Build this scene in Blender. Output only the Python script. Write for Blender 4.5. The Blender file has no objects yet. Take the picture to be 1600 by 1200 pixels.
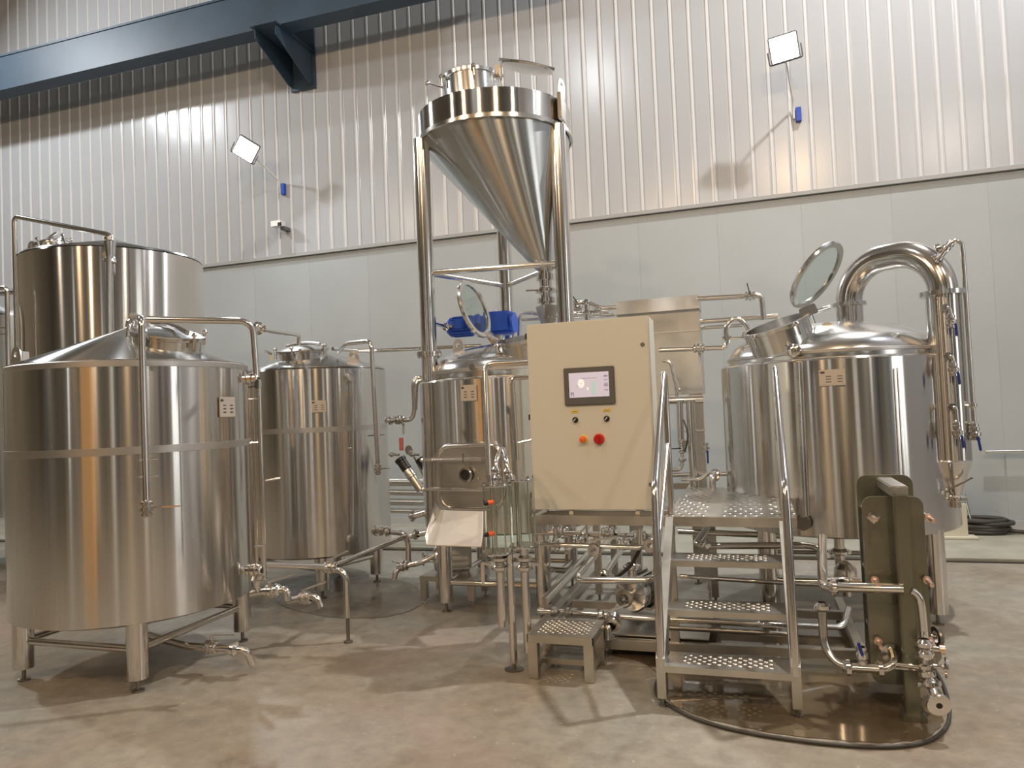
import bpy, bmesh, math, random
from mathutils import Vector as V, Matrix as MX
random.seed(4)
sc = bpy.context.scene
C = sc.collection
PI = math.pi
def rad(a): return math.radians(a)

# ------------------------------------------------------------ camera
FPX = 1150.0
EYE = V((0, 0, 1.5))
_y, _p, _r = rad(18), rad(2), rad(2.4)
FW = V((-math.sin(_y)*math.cos(_p), math.cos(_y)*math.cos(_p), math.sin(_p)))
_rt = V((math.cos(_y), math.sin(_y), 0)); _up = _rt.cross(FW)
RT = _rt*math.cos(_r) - _up*math.sin(_r)
UP = _rt*math.sin(_r) + _up*math.cos(_r)
cam = bpy.data.objects.new('camera', bpy.data.cameras.new('camera'))
C.objects.link(cam); sc.camera = cam
cam.data.sensor_width = 36; cam.data.lens = 36*FPX/1600; cam.data.clip_end = 100
cam.matrix_world = MX(((RT.x, UP.x, -FW.x, 0), (RT.y, UP.y, -FW.y, 0), (RT.z, UP.z, -FW.z, 1.5), (0, 0, 0, 1)))

# ------------------------------------------------------------ world, exposure, large lights
w = bpy.data.worlds.new('world'); sc.world = w; w.use_nodes = True
w.node_tree.nodes['Background'].inputs[0].default_value = (.5, .55, .6, 1)
w.node_tree.nodes['Background'].inputs[1].default_value = .25
sc.view_settings.view_transform = 'Standard'; sc.view_settings.look = 'None'
sc.view_settings.gamma = 1; sc.view_settings.use_curve_mapping = False
sc.view_settings.exposure = 0.1
WARM = (1, .70, .42); COOL = (.93, .97, 1)
def area(name, loc, target, size, power, col, sy=None):
    l = bpy.data.lights.new(name, 'AREA'); l.energy = power; l.color = col; l.size = size
    if sy: l.shape = 'RECTANGLE'; l.size_y = sy
    o = bpy.data.objects.new(name, l); C.objects.link(o); o.location = loc
    o.rotation_euler = (V(target)-V(loc)).to_track_quat('-Z', 'Y').to_euler()
    o['label'] = 'area light source'; return o
LIGHTS = [  # unseen lights under the roof, several added to streak the steel: loc, target, size, power, colour
    ((2.6, 6.6, 8.8), (-1.0, 2.2, 0), .22, 500, (1, .97, .94)),
    ((-11.4, 5.3, 8.3), (-6, 6.0, 1), .40, 340, COOL),
    ((4.9, 4.6, 8.2), (3.0, 8.5, 3.0), .45, 40, (.80, .87, 1)),
    ((1.4, -2.6, 7.4), (-.6, 4.5, .5), .30, 200, WARM),
    ((4.4, -.6, 7.0), (.5, 4.5, .5), .30, 60, (1, .86, .70)),
    ((-2.2, -6.2, 7.4), (-1.6, 4.5, .5), .30, 170, WARM),
    ((-5.6, -2.8, 7.4), (-3.2, 4.0, .8), .30, 125, WARM),
    ((-9.6, -3.0, 7.4), (-4.0, 4.5, 1.5), .30, 90, (1, .84, .66)),
    ((-3.0, 1.6, 9.0), (-3.2, 8.0, 3.5), .5, 80, (.95, .97, 1)),
]
for i, L in enumerate(LIGHTS): area('unseen_light', *L)

# ------------------------------------------------------------ materials
def mat(name, col, rough=.5, metal=0, **k):
    m = bpy.data.materials.new(name); m.use_nodes = True
    b = m.node_tree.nodes['Principled BSDF']
    b.inputs['Base Color'].default_value = (*col, 1); b.inputs['Roughness'].default_value = rough
    b.inputs['Metallic'].default_value = metal
    for kk, v in k.items(): b.inputs[kk.replace('_', ' ')].default_value = v
    return m
def nodes(m): return m.node_tree.nodes, m.node_tree.links, m.node_tree.nodes['Principled BSDF']
def noise_var(m, scale, lo, hi, rlo=None, rhi=None, stretch=(1, 1, 1), bump=0, bscale=None):
    n, l, b = nodes(m)
    tc = n.new('ShaderNodeTexCoord'); mp = n.new('ShaderNodeMapping'); mp.inputs['Scale'].default_value = stretch
    l.new(tc.outputs['Object'], mp.inputs[0])
    nz = n.new('ShaderNodeTexNoise'); nz.inputs['Scale'].default_value = scale; nz.inputs['Detail'].default_value = 5
    l.new(mp.outputs[0], nz.inputs['Vector'])
    cr = n.new('ShaderNodeValToRGB'); cr.color_ramp.elements[0].position = .35; cr.color_ramp.elements[1].position = .65
    cr.color_ramp.elements[0].color = (*lo, 1); cr.color_ramp.elements[1].color = (*hi, 1)
    l.new(nz.outputs[0], cr.inputs[0]); l.new(cr.outputs[0], b.inputs['Base Color'])
    if rlo is not None:
        mr = n.new('ShaderNodeMapRange'); mr.inputs[1].default_value = .3; mr.inputs[2].default_value = .7
        mr.inputs[3].default_value = rlo; mr.inputs[4].default_value = rhi
        l.new(nz.outputs[0], mr.inputs[0]); l.new(mr.outputs[0], b.inputs['Roughness'])
    if bump:
        n2 = n.new('ShaderNodeTexNoise'); n2.inputs['Scale'].default_value = bscale or scale*6; n2.inputs['Detail'].default_value = 4
        l.new(mp.outputs[0], n2.inputs['Vector'])
        bp = n.new('ShaderNodeBump'); bp.inputs['Strength'].default_value = bump; bp.inputs['Distance'].default_value = .01
        l.new(n2.outputs[0], bp.inputs['Height']); l.new(bp.outputs[0], b.inputs['Normal'])
    return m
def brushed(name, col, rough, aniso, bump=.0):
    m = mat(name, col, rough, 1)
    n, l, b = nodes(m)
    b.inputs['Anisotropic'].default_value = aniso; b.inputs['Anisotropic Rotation'].default_value = .25
    t = n.new('ShaderNodeTangent'); t.direction_type = 'RADIAL'; t.axis = 'Z'
    l.new(t.outputs[0], b.inputs['Tangent'])
    tc = n.new('ShaderNodeTexCoord'); mp = n.new('ShaderNodeMapping'); mp.inputs['Scale'].default_value = (1, 1, .22)
    l.new(tc.outputs['Object'], mp.inputs[0])
    nz = n.new('ShaderNodeTexNoise'); nz.inputs['Scale'].default_value = 2.2; nz.inputs['Detail'].default_value = 1
    l.new(mp.outputs[0], nz.inputs['Vector'])
    if bump:
        bp = n.new('ShaderNodeBump'); bp.inputs['Strength'].default_value = bump; bp.inputs['Distance'].default_value = .02
        l.new(nz.outputs[0], bp.inputs['Height']); l.new(bp.outputs[0], b.inputs['Normal'])
    return m
M = {}
M['shell'] = brushed('brushed_steel', (.76, .73, .69), .165, 1.0, .05)
M['band'] = mat('satin_steel_band', (.66, .63, .60), .38, 1)
M['dome'] = mat('dome_steel', (.74, .73, .71), .19, 1)
M['cone'] = brushed('cone_steel', (.60, .61, .60), .24, .95)
M['tube'] = mat('tube_steel', (.78, .75, .71), .15, 1)
M['sheet'] = noise_var(mat('sheet_steel', (.62, .60, .56), .32, 1), 3, (.56, .54, .50), (.68, .66, .62), .26, .40)
M['dark'] = mat('dark_steel', (.30, .28, .25), .35, 1)
M['beam'] = noise_var(mat('frame_steel', (.62, .58, .52), .36, 1), 4, (.52, .49, .43), (.68, .64, .58), .28, .42)
M['glass'] = mat('clear_glass', (.93, .97, .95), .02, 0, Transmission_Weight=1.0, IOR=1.05)
M['glassd'] = mat('lid_glass', (.72, .80, .78), .03, 0, Transmission_Weight=1.0, IOR=1.12)
M['paint'] = mat('cabinet_paint', (.66, .635, .55), .42)
M['gray'] = mat('bezel_grey', (.12, .115, .11), .4)
M['black'] = mat('black_plastic', (.015, .015, .016), .4)
M['rubber'] = mat('rubber', (.05, .046, .038), .5)
M['blue'] = mat('motor_blue', (.012, .07, .42), .34)
M['bluegrip'] = mat('blue_grip', (.02, .04, .26), .4)
M['red'] = mat('red_plastic', (.55, .02, .02), .3)
M['redorange'] = mat('orange_plastic', (.9, .14, .03), .35)
M['yellow'] = mat('yellow_plastic', (.85, .65, .12), .45)
M['copper'] = mat('copper_bolt', (.86, .62, .50), .3, .8)
M['white'] = mat('white_plastic', (.75, .74, .70), .4)
M['cream'] = mat('cream_paint', (.62, .58, .46), .5)
M['plate'] = mat('name_plate', (.62, .55, .47), .4, .3)
M['olive'] = noise_var(mat('olive_reflection_steel', (.2, .2, .15), .30, .75), 2.5, (.21, .205, .15), (.27, .26, .20), .24, .36)  # olive reflection of the floor put into the steel's base colour
M['dolive'] = mat('plate_pack_dark', (.035, .037, .03), .5, .3)
M['navy'] = noise_var(mat('blue_beam_paint', (.045, .085, .14), .5), 1.5, (.030, .055, .085), (.042, .075, .115))
M['wallup'] = mat('white_wall_sheet', (.465, .48, .50), .22)
M['walllow'] = noise_var(mat('lower_wall_panel', (.44, .46, .46), .4), .8, (.40, .43, .44), (.44, .47, .48), .35, .5)
M['seam'] = mat('panel_seam', (.43, .44, .44), .6)
M['ribglint'] = mat('painted_rib_glint', (.66, .66, .66), .3)  # sheen along the wall ribs put in as a paler colour
M['ledge'] = mat('ledge_paint', (.38, .38, .37), .45)
M['hallwall'] = noise_var(mat('hall_wall_paint', (.16, .14, .10), .6), .4, (.20, .175, .125), (.30, .265, .20))
M['hallwhite'] = mat('hall_white', (.26, .27, .29), .5)
M['ceil'] = mat('ceiling_sheet', (.27, .26, .25), .6)
M['orange_ply'] = mat('orange_plywood', (.66, .36, .14), .6)
M['dark_wrap'] = mat('dark_wrap', (.075, .072, .052), .5)
M['white_wrap'] = mat('white_wrap', (.80, .80, .76), .5)
M['ply'] = mat('plywood', (.62, .40, .20), .6)
M['screen'] = mat('screen', (.5, .45, .52), .3, 0, Emission_Color=(.86, .78, .90, 1), Emission_Strength=.35)
M['lamp'] = mat('lamp_face', (1, 1, 1), .3, 0, Emission_Color=(.94, .98, 1, 1), Emission_Strength=25)
M['addglow'] = mat('added_glow_face', (1, 1, 1), .3, 0, Emission_Color=(.90, .97, 1, 1), Emission_Strength=1.6)  # added glow, bright bands for the steel to mirror
M['print'] = mat('dark_print', (.08, .07, .08), .6)
M['purple'] = mat('purple_print', (.25, .2, .45), .6)
M['oval'] = mat('white_icon', (.7, .7, .65), .4, 0, Emission_Color=(1, .98, .92, 1), Emission_Strength=.5)
M['teal'] = mat('pale_teal_icon', (.42, .55, .52), .4, 0, Emission_Color=(.66, .85, .82, 1), Emission_Strength=.3)
M['redtag'] = mat('red_tag', (.50, .16, .14), .5)
# concrete floor
fm = mat('concrete_floor', (.3, .28, .24), .4)
n, l, b = nodes(fm)
tc = n.new('ShaderNodeTexCoord')
def nz(scale, det=6, rough=.6, dist=0):
    x = n.new('ShaderNodeTexNoise'); x.inputs['Scale'].default_value = scale; x.inputs['Detail'].default_value = det
    x.inputs['Roughness'].default_value = rough; x.inputs['Distortion'].default_value = dist
    l.new(tc.outputs['Object'], x.inputs['Vector']); return x
def ramp(src, stops):
    r = n.new('ShaderNodeValToRGB'); e = r.color_ramp.elements
    while len(e) < len(stops): e.new(.5)
    for i, (p, c) in enumerate(stops): e[i].position = p; e[i].color = (*c, 1)
    l.new(src, r.inputs[0]); return r
def mix(a, bb, f, mode='MIX'):
    x = n.new('ShaderNodeMix'); x.data_type = 'RGBA'; x.blend_type = mode
    l.new(a, x.inputs[6]); l.new(bb, x.inputs[7])
    if isinstance(f, float): x.inputs[0].default_value = f
    else: l.new(f, x.inputs[0])
    return x.outputs[2]
base = ramp(nz(.55, 5, .55, .6).outputs[0], [(.33, (.27, .215, .155)), (.5, (.32, .285, .23)), (.66, (.29, .285, .245))])
fine = ramp(nz(9, 8, .7).outputs[0], [(.32, (.70, .69, .68)), (.68, (1.10, 1.10, 1.10))])
c1 = mix(base.outputs[0], fine.outputs[0], 1.0, 'MULTIPLY')
pink = ramp(nz(.8, 3, .5, .3).outputs[0], [(.56, (0, 0, 0)), (.70, (.5, .5, .5))])
pk = n.new('ShaderNodeRGB'); pk.outputs[0].default_value = (.36, .25, .215, 1)
c2 = mix(c1, pk.outputs[0], pink.outputs[0])
spk = ramp(nz(26, 3, .6).outputs[0], [(.66, (0, 0, 0)), (.72, (.55, .55, .55))])
wh = n.new('ShaderNodeRGB'); wh.outputs[0].default_value = (.5, .48, .42, 1)
c3 = mix(c2, wh.outputs[0], spk.outputs[0])
l.new(c3, b.inputs['Base Color'])
rr = n.new('ShaderNodeMapRange'); l.new(nz(1.1, 4, .5, .4).outputs[0], rr.inputs[0])
rr.inputs[1].default_value = .35; rr.inputs[2].default_value = .62; rr.inputs[3].default_value = .22; rr.inputs[4].default_value = .5
l.new(rr.outputs[0], b.inputs['Roughness'])
bp = n.new('ShaderNodeBump'); bp.inputs['Strength'].default_value = .25; bp.inputs['Distance'].default_value = .006
l.new(nz(14, 6, .7).outputs[0], bp.inputs['Height']); l.new(bp.outputs[0], b.inputs['Normal'])
M['floor'] = fm
M['damp'] = noise_var(mat('damp_concrete', (.15, .12, .09), .2), 3.0, (.12, .10, .07), (.23, .20, .16), .10, .32)
M['chute'] = mat('chute_steel', (.78, .70, .60), .42, .65)
M['strip'] = noise_var(mat('strip_concrete', (.36, .34, .28), .7), 3, (.30, .28, .22), (.38, .36, .29))
M['wet'] = noise_var(mat('wet_stain', (.14, .11, .07), .1), 2.0, (.085, .06, .035), (.16, .125, .08), .02, .07); M['wet'].node_tree.nodes['Principled BSDF'].inputs['IOR'].default_value = 1.75

# ------------------------------------------------------------ helpers
def ray(px, py): return FW + RT*((px-800)/FPX) - UP*((py-600)/FPX)
def Y(px, py, y): d = ray(px, py); return EYE + d*(y/d.y)          # point of the view ray on the plane at depth y
def Z(px, py, z): d = ray(px, py); return EYE + d*((z-1.5)/d.z)    # ... on the horizontal plane at height z
def oncyl(px, py, c, R):                                           # ... on the near side of an upright cylinder
    d = ray(px, py); a = d.x**2+d.y**2; bb = -2*(d.x*c[0]+d.y*c[1]); cc = c[0]**2+c[1]**2-R*R
    D = max(bb*bb-4*a*cc, 0); t = (-bb-math.sqrt(D))/(2*a); p = EYE+d*t
    return p, V((p.x-c[0], p.y-c[1], 0)).normalized()
def thing(name, label, cat, loc=(0, 0, 0), group=None):
    o = bpy.data.objects.new(name, None); C.objects.link(o); o.location = loc; o.empty_display_size = .1
    o['label'] = label; o['category'] = cat
    if group: o['group'] = group
    return o
def tag(o, label, cat, group=None):
    o['label'] = label; o['category'] = cat
    if group: o['group'] = group
    return o
def base(o):
    p = V((0, 0, 0))
    while o: p += o.location; o = o.parent
    return p
def obj(name, verts, faces, m, parent=None, smooth=True, label=None, loc=None):
    """verts in world coordinates; stored relative to the thing's base"""
    b0 = base(parent) if parent else V(loc) if loc is not None else V((0, 0, 0))
    me = bpy.data.meshes.new(name)
    me.from_pydata([tuple(V(v)-b0) for v in verts], [], faces); me.validate(); me.update()
    bm = bmesh.new(); bm.from_mesh(me); bmesh.ops.recalc_face_normals(bm, faces=bm.faces); bm.to_mesh(me); bm.free()
    if smooth:
        me.shade_smooth(); me.set_sharp_from_angle(angle=rad(38))
    me.materials.append(M[m])
    o = bpy.data.objects.new(name, me); C.objects.link(o)
    if parent: o.parent = parent
    elif loc is not None: o.location = loc
    if label: o['label'] = label
    return o
class G:
    def __init__(s): s.v = []; s.f = []
    def add(s, v, f): k = len(s.v); s.v += [V(q) for q in v]; s.f += [[i+k for i in q] for q in f]; return s
    def build(s, name, m, parent=None, **k): return obj(name, s.v, s.f, m, parent, **k)
    def box(s, c, d, R=None):
        c = V(c); hx, hy, hz = d[0]/2, d[1]/2, d[2]/2
        vs = [V((x, y, z)) for x in (-hx, hx) for y in (-hy, hy) for z in (-hz, hz)]
        if R: vs = [R @ q for q in vs]
        return s.add([c+q for q in vs], [(0, 1, 3, 2), (4, 6, 7, 5), (0, 4, 5, 1), (2, 3, 7, 6), (0, 2, 6, 4), (1, 5, 7, 3)])
    def bbox(s, c, d, bev=.004, R=None):
        bm = bmesh.new(); bmesh.ops.create_cube(bm, size=1); bmesh.ops.scale(bm, vec=d, verts=bm.verts)
        bmesh.ops.bevel(bm, geom=bm.edges[:], offset=min(bev, min(d)*.45), segments=2, affect='EDGES')
        vs = [v.co.copy() for v in bm.verts]; bm.verts.index_update(); fs = [[v.index for v in f.verts] for f in bm.faces]; bm.free()
        if R: vs = [R @ q for q in vs]
        c = V(c); return s.add([c+q for q in vs], fs)
    def tube(s, pts, r, bend=0, seg=14, cap=True, n=6):
        pts = [V(p) for p in pts]; out = [pts[0]]
        for i in range(1, len(pts)-1):
            a, p, c = pts[i-1], pts[i], pts[i+1]; d1 = (a-p); d2 = (c-p)
            L = min(bend*(1.25 if bend > .2 else 1), d1.length*(.96 if i == 1 else .48), d2.length*(.96 if i == len(pts)-2 else .48))
            if L < 1e-4: out.append(p); continue
            A = p+d1.normalized()*L; B = p+d2.normalized()*L
            ang = d1.angle(d2)
            if abs(ang-PI) < .02: out.append(p); continue
            bis = (d1.normalized()+d2.normalized()).normalized(); O = p+bis*(L/math.cos(ang/2))
            va, vb = A-O, B-O; th = va.angle(vb)
            for k in range(n+1):
                t = k/n; out.append(O+(va*math.sin((1-t)*th)+vb*math.sin(t*th))/math.sin(th))
        out.append(pts[-1])
        T = [(out[min(i+1, len(out)-1)]-out[max(i-1, 0)]).normalized() for i in range(len(out))]
        u = T[0].cross(V((0, 0, 1)));
        if u.length < .1: u = T[0].cross(V((1, 0, 0)))
        u.normalize(); vs = []; rs = r if isinstance(r, (list, tuple)) else None
        for i, p in enumerate(out):
            u = (u-T[i]*u.dot(T[i])).normalized(); q = T[i].cross(u)
            ri = rs[i] if rs else r
            for k in range(seg):
                a = 2*PI*k/seg; vs.append(p+(u*math.cos(a)+q*math.sin(a))*ri)
        fs = []
        for i in range(len(out)-1):
            for k in range(seg):
                fs.append((i*seg+k, i*seg+(k+1) % seg, (i+1)*seg+(k+1) % seg, (i+1)*seg+k))
        if cap: fs += [list(range(seg)), list(range((len(out)-1)*seg, len(out)*seg))]
        return s.add(vs, fs)
    def lathe(s, prof, c, axis=(0, 0, 1), seg=48, close=False):
        """prof: (radius, height) pairs along the axis from c"""
        c = V(c); a = V(axis).normalized(); Q = a.to_track_quat('Z', 'Y').to_matrix() if abs(a.z) < .9999 else MX.Identity(3)*1
        if abs(a.z) >= .9999 and a.z < 0: Q = MX.Diagonal((1, -1, -1))
        vs = []; idx = []
        for r, h in prof:
            if r < 1e-6: idx.append([len(vs)]*seg); vs.append(c+Q @ V((0, 0, h)))
            else:
                idx.append(list(range(len(vs), len(vs)+seg)))
                vs += [c+Q @ V((r*math.cos(2*PI*k/seg), r*math.sin(2*PI*k/seg), h)) for k in range(seg)]
        fs = []; L = len(prof)
        for i in range(L if close else L-1):
            A, B = idx[i], idx[(i+1) % L]
            for k in range(seg):
                f = [A[k], A[(k+1) % seg], B[(k+1) % seg], B[k]]
                g = []
                for q in f:
                    if q not in g: g.append(q)
                if len(g) > 2: fs.append(g)
        return s.add(vs, fs)
    def poly(s, pts, ext):
        """prism: planar outline pts (world) extruded by vector ext"""
        n = len(pts); e = V(ext); vs = [V(p) for p in pts]+[V(p)+e for p in pts]
        return s.add(vs, [list(range(n)), list(range(2*n-1, n-1, -1))]+[(i, (i+1) % n, (i+1) % n+n, i+n) for i in range(n)])
def tube(name, pts, r, parent, m='tube', bend=.05, seg=14, **k): return G().tube(pts, r, bend, seg).build(name, m, parent, **k)
def lathe(name, prof, c, parent, m='dome', axis=(0, 0, 1), seg=48, close=False, **k): return G().lathe(prof, c, axis, seg, close).build(name, m, parent, **k)
def box(name, c, d, m, parent, bev=.003, R=None, **k): return G().bbox(c, d, bev, R).build(name, m, parent, **k)
def clamp(p, d, r, parent, name='clamp'):
    """ferrule pair with its clamp and wing nut round a pipe of radius r"""
    g = G(); d = V(d).normalized()
    g.lathe([(r, -.022), (r*1.25, -.016), (r*1.65, -.008), (r*1.85, -.008), (r*1.85, .008), (r*1.65, .008), (r*1.25, .016), (r, .022)], p, d, 20)
    s = d.cross(V((0, 0, 1))); s = s.normalized() if s.length > .2 else d.cross(V((1, 0, 0))).normalized()
    g.tube([V(p)+s*r*1.7, V(p)+s*(r*1.7+.022)], .006, seg=8)
    g.box(V(p)+s*(r*1.7+.016), (.02, .008, .02))
    return g.build(name, 'tube', parent)
def valve(p, d, r, hd, parent, hl=.12, grip=None, name='valve'):
    """butterfly valve: clamped body on axis d with a lever along hd"""
    p = V(p); d = V(d).normalized(); hd = V(hd).normalized()
    g = G().lathe([(r, -.045), (r*1.25, -.040), (r*1.8, -.036), (r*1.8, -.022), (r*1.3, -.018), (r*1.3, -.012), (r*2.0, -.010), (r*2.0, .010), (r*1.3, .012),
                   (r*1.3, .018), (r*1.8, .022), (r*1.8, .036), (r*1.25, .040), (r, .045)], p, d, 20)
    s = d.cross(hd)
    if s.length < .1: s = d.cross(V((.3, .2, 1)))
    s.normalize(); top = p+s*(r*2.0+.022)
    g.tube([p+s*r*1.6, top], .011, seg=10)
    v = g.build(name, 'tube', parent)
    h = G(); R = hd.to_track_quat('X', 'Z').to_matrix()
    h.bbox(top+hd*(hl*.5), (hl, .022, .008), .003, R)
    h.build('handle', 'tube' if not grip else grip, v, label=None if not grip else {'bluegrip': 'blue lever', 'black': 'black lever'}[grip])
    return v
def ballvalve(p, d, hd, parent, r=.012, hl=.10, grip='bluegrip'):
    p = V(p); d = V(d).normalized(); hd = V(hd).normalized()
    g = G().lathe([(r, -.04), (r*1.6, -.04), (r*1.6, -.025), (r*1.1, -.022), (r*2.0, -.010), (r*2.0, .010), (r*1.1, .022), (r*1.6, .025), (r*1.6, .04), (r, .04)], p, d, 16)
    s = d.cross(hd) if d.cross(hd).length > .1 else -FW
    s.normalize()
    if s.dot(-FW) < 0: s = -s
    top = p+s*(r*2+.012); g.tube([p, top], .006, seg=8)
    v = g.build('ball_valve', 'tube', parent)
    h = G(); R = hd.to_track_quat('X', 'Z').to_matrix()
    h.bbox(top+hd*(hl*.6), (hl, .020, .014), .006, R); h.build('handle', grip, v, label='blue lever' if grip == 'bluegrip' else 'black lever')
    return v
def nameplate(px, py, wd, ht, c, R, parent, rows=((.30, 3), (.74, 3))):
    p, nrm = oncyl(px, py, c, R); p = p+nrm*.006; s = V((0, 0, 1)).cross(nrm); RM = MX((s, nrm, V((0, 0, 1)))).transposed()
    pl = G().bbox(p, (wd, .006, ht), .002, RM).build('name_plate', 'plate', parent, label='small engraved data plate')
    q = p+nrm*.0035
    lg = [q+s*(-wd*.36+wd*.10*math.cos(a))+V((0, 0, ht*.33+ht*.07*math.sin(a))) for a in [2*PI*k/12 for k in range(12)]]
    G().poly(lg, nrm*.001).build('logo', 'print', pl, smooth=False, label='dark oval emblem')
    g = G()
    for cx, nr in rows:
        for k in range(nr):
            for t in range(4):
                g.box(q+s*(wd*(cx-.5)+wd*.05*(t-1.5))+V((0, 0, ht*(.08-.17*k))), (wd*.034, .001, ht*.07), RM)
    o = g.build('lettering', 'print', pl, smooth=False); o['kind'] = 'stuff'
    return pl
def struct(o): o['kind'] = 'structure'; return o

# ------------------------------------------------------------ the hall
XL, XR, YF, YB, ZC = -15.0, 5.4, -9.0, 9.0, 9.6
struct(obj('floor', *(lambda g: (g.v, g.f))(G().box(((XL+XR)/2, (YF+YB)/2, -.06), (XR-XL+.4, YB-YF+.4, .12))), 'floor', smooth=False))
wb = struct(obj('wall_back', *(lambda g: (g.v, g.f))(G().box(((XL+XR)/2, YB+.13, ZC/2), (XR-XL+.4, .2, ZC))), 'seam', smooth=False))
PW = .2165
def rib_mesh():
    me = bpy.data.meshes.new('panel'); z0, z1 = 3.86, ZC
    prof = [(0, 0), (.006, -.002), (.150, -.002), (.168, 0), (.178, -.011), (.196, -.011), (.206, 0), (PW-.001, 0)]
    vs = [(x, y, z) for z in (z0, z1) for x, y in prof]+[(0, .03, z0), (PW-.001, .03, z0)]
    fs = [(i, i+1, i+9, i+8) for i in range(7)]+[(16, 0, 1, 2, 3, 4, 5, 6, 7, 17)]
    me.from_pydata(vs, [], fs); me.update(); me.materials.append(M['wallup']); me.materials.append(M['ribglint'])
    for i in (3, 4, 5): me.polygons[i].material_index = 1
    return me
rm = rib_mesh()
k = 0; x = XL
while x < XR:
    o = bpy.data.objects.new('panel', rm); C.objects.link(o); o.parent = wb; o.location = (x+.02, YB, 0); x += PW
lm = bpy.data.meshes.new('panel')
g = G().bbox((.465, 0, 1.90), (.9295, .03, 3.80), .001)
lm.from_pydata([tuple(v) for v in g.v], [], g.f); lm.update(); lm.materials.append(M['walllow'])
x = Y(1120, 340, YB).x-16*.93
while x < XR:
    o = bpy.data.objects.new('panel', lm); C.objects.link(o); o.parent = wb; o.location = (x, YB+.015, 0); x += .93
g = G().box(((XL+XR)/2, YB-.014, 3.83), (XR-XL, .028, .045)).box(((XL+XR)/2, YB-.03, 3.812), (XR-XL, .03, .008))
struct(g.build('trim_1', 'ledge', smooth=False))
g = G().box(((XL+XR)/2, YB-.02, .06), (XR-XL, .02, .12))
struct(g.build('baseboard_back', 'seam', smooth=False))
st = struct(G().bbox(((XL+XR)/2, (7.4+YB)/2, .012), (XR-XL, YB-7.4, .04), .006).build('trim_2', 'strip', smooth=False))
G().box(((XL+XR)/2, 7.385, .004), (XR-XL, .02, .012)).build('joint', 'rubber', st, smooth=False, label='dark joint along the concrete strip')
struct(G().box(((XL+XR)/2, (YF+YB)/2, ZC+.1), (XR-XL+.4, YB-YF+.4, .2)).build('ceiling', 'ceil', smooth=False))
struct(G().box((XL-.1, (YF+YB)/2, ZC/2), (.2, YB-YF+.4, ZC)).build('wall_left', 'hallwall', smooth=False))
wr = struct(G().box((XR+.1, (YF+YB)/2, ZC/2), (.2, YB-YF+.4, ZC)).build('wall_right', 'hallwhite', smooth=False))
wf = struct(G().box(((XL+XR)/2, YF-.1, ZC/2), (XR-XL+.4, .2, ZC)).build('wall_front', 'hallwall', smooth=False))
# unseen glowing strips, door and columns, added for the steel to mirror
def added_glow(n, x, y, z, wx, wy, h, bars=3):
    wn = struct(G().bbox((x, y, z), (max(wx, .06), max(wy, .06), h+.1), .01).build('added_glow_%d' % n, 'seam', smooth=False))
    for i in range(bars):
        if wx > wy: c = (x-wx/2+wx*(i+.5)/bars, y+.04, z); d = (wx/bars*.72, .02, h)
        else: c = (x-.04, y-wy/2+wy*(i+.5)/bars, z); d = (.02, wy/bars*.72, h)
        G().box(c, d).build('pane', 'addglow', wn, smooth=False)
added_glow(1, XR-.02, 2.6, 2.6, .04, 1.3, 3.8, 4)
added_glow(2, XR-.02, -2.0, 3.2, .04, .5, 2.6, 1)
added_glow(3, -1.0, YF+.02, 3.6, .5, .04, 4.2, 1)
added_glow(4, -6.5, YF+.02, 3.2, .35, .04, 3.8, 1)
added_glow(5, 2.6, YF+.02, 3.2, .35, .04, 3.8, 1)
dr = struct(G().bbox((-10.2, YF+.03, 2.2), (3.2, .08, 4.4), .01).build('door_1', 'dark', smooth=False))
for i in range(9): G().bbox((-10.2, YF+.09, .3+i*.48), (3.0, .04, .44), .01).build('slat', 'dark', dr, smooth=False)
for i, (x, y) in enumerate(((-8.5, -3.5), (-4.9, -7.5), (1.9, -5.6), (4.6, .4))):
    struct(G().box((x, y, ZC/2), (.32, .32, ZC)).build('trim_%d' % (i+3), 'navy', smooth=False))

# blue runway beam high on the back wall
rb = thing('runway_beam', 'dark blue steel I-beam running along upper left of the wall', 'beam', (-9.0, 8.3, 6.95))
G().box((-8.4, 8.3, 7.235), (13, .26, .03)).box((-8.4, 8.3, 6.715), (13, .26, .03)).box((-8.4, 8.3, 6.97), (13, .03, .52)).box((-8.4, 8.19, 6.97), (13, .01, .50)).build('girder', 'navy', rb, smooth=False)
G().box((-8.4, 8.3, 7.27), (13, .07, .05)).build('rail', 'navy', rb, smooth=False)
br = thing('wall_bracket', 'dark blue steel corbel holding the beam to the wall', 'bracket', (-5.83, 9, 6.6))
g = G()
for dx in (-.16, .16):
    g.poly([(-5.86+dx, 8.98, 6.22), (-5.86+dx, 8.84, 6.22), (-5.86+dx, 8.12, 6.55), (-5.86+dx, 8.12, 6.695), (-5.86+dx, 8.98, 6.695)], (.014, 0, 0))
g.build('gusset', 'navy', br, smooth=False)
G().box((-5.85, 8.5, 6.69), (.40, .9, .018)).build('shelf_plate', 'navy', br, smooth=False)
G().box((-5.85, 8.97, 6.6), (.40, .03, .85)).build('back_plate', 'navy', br, smooth=False)

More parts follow.
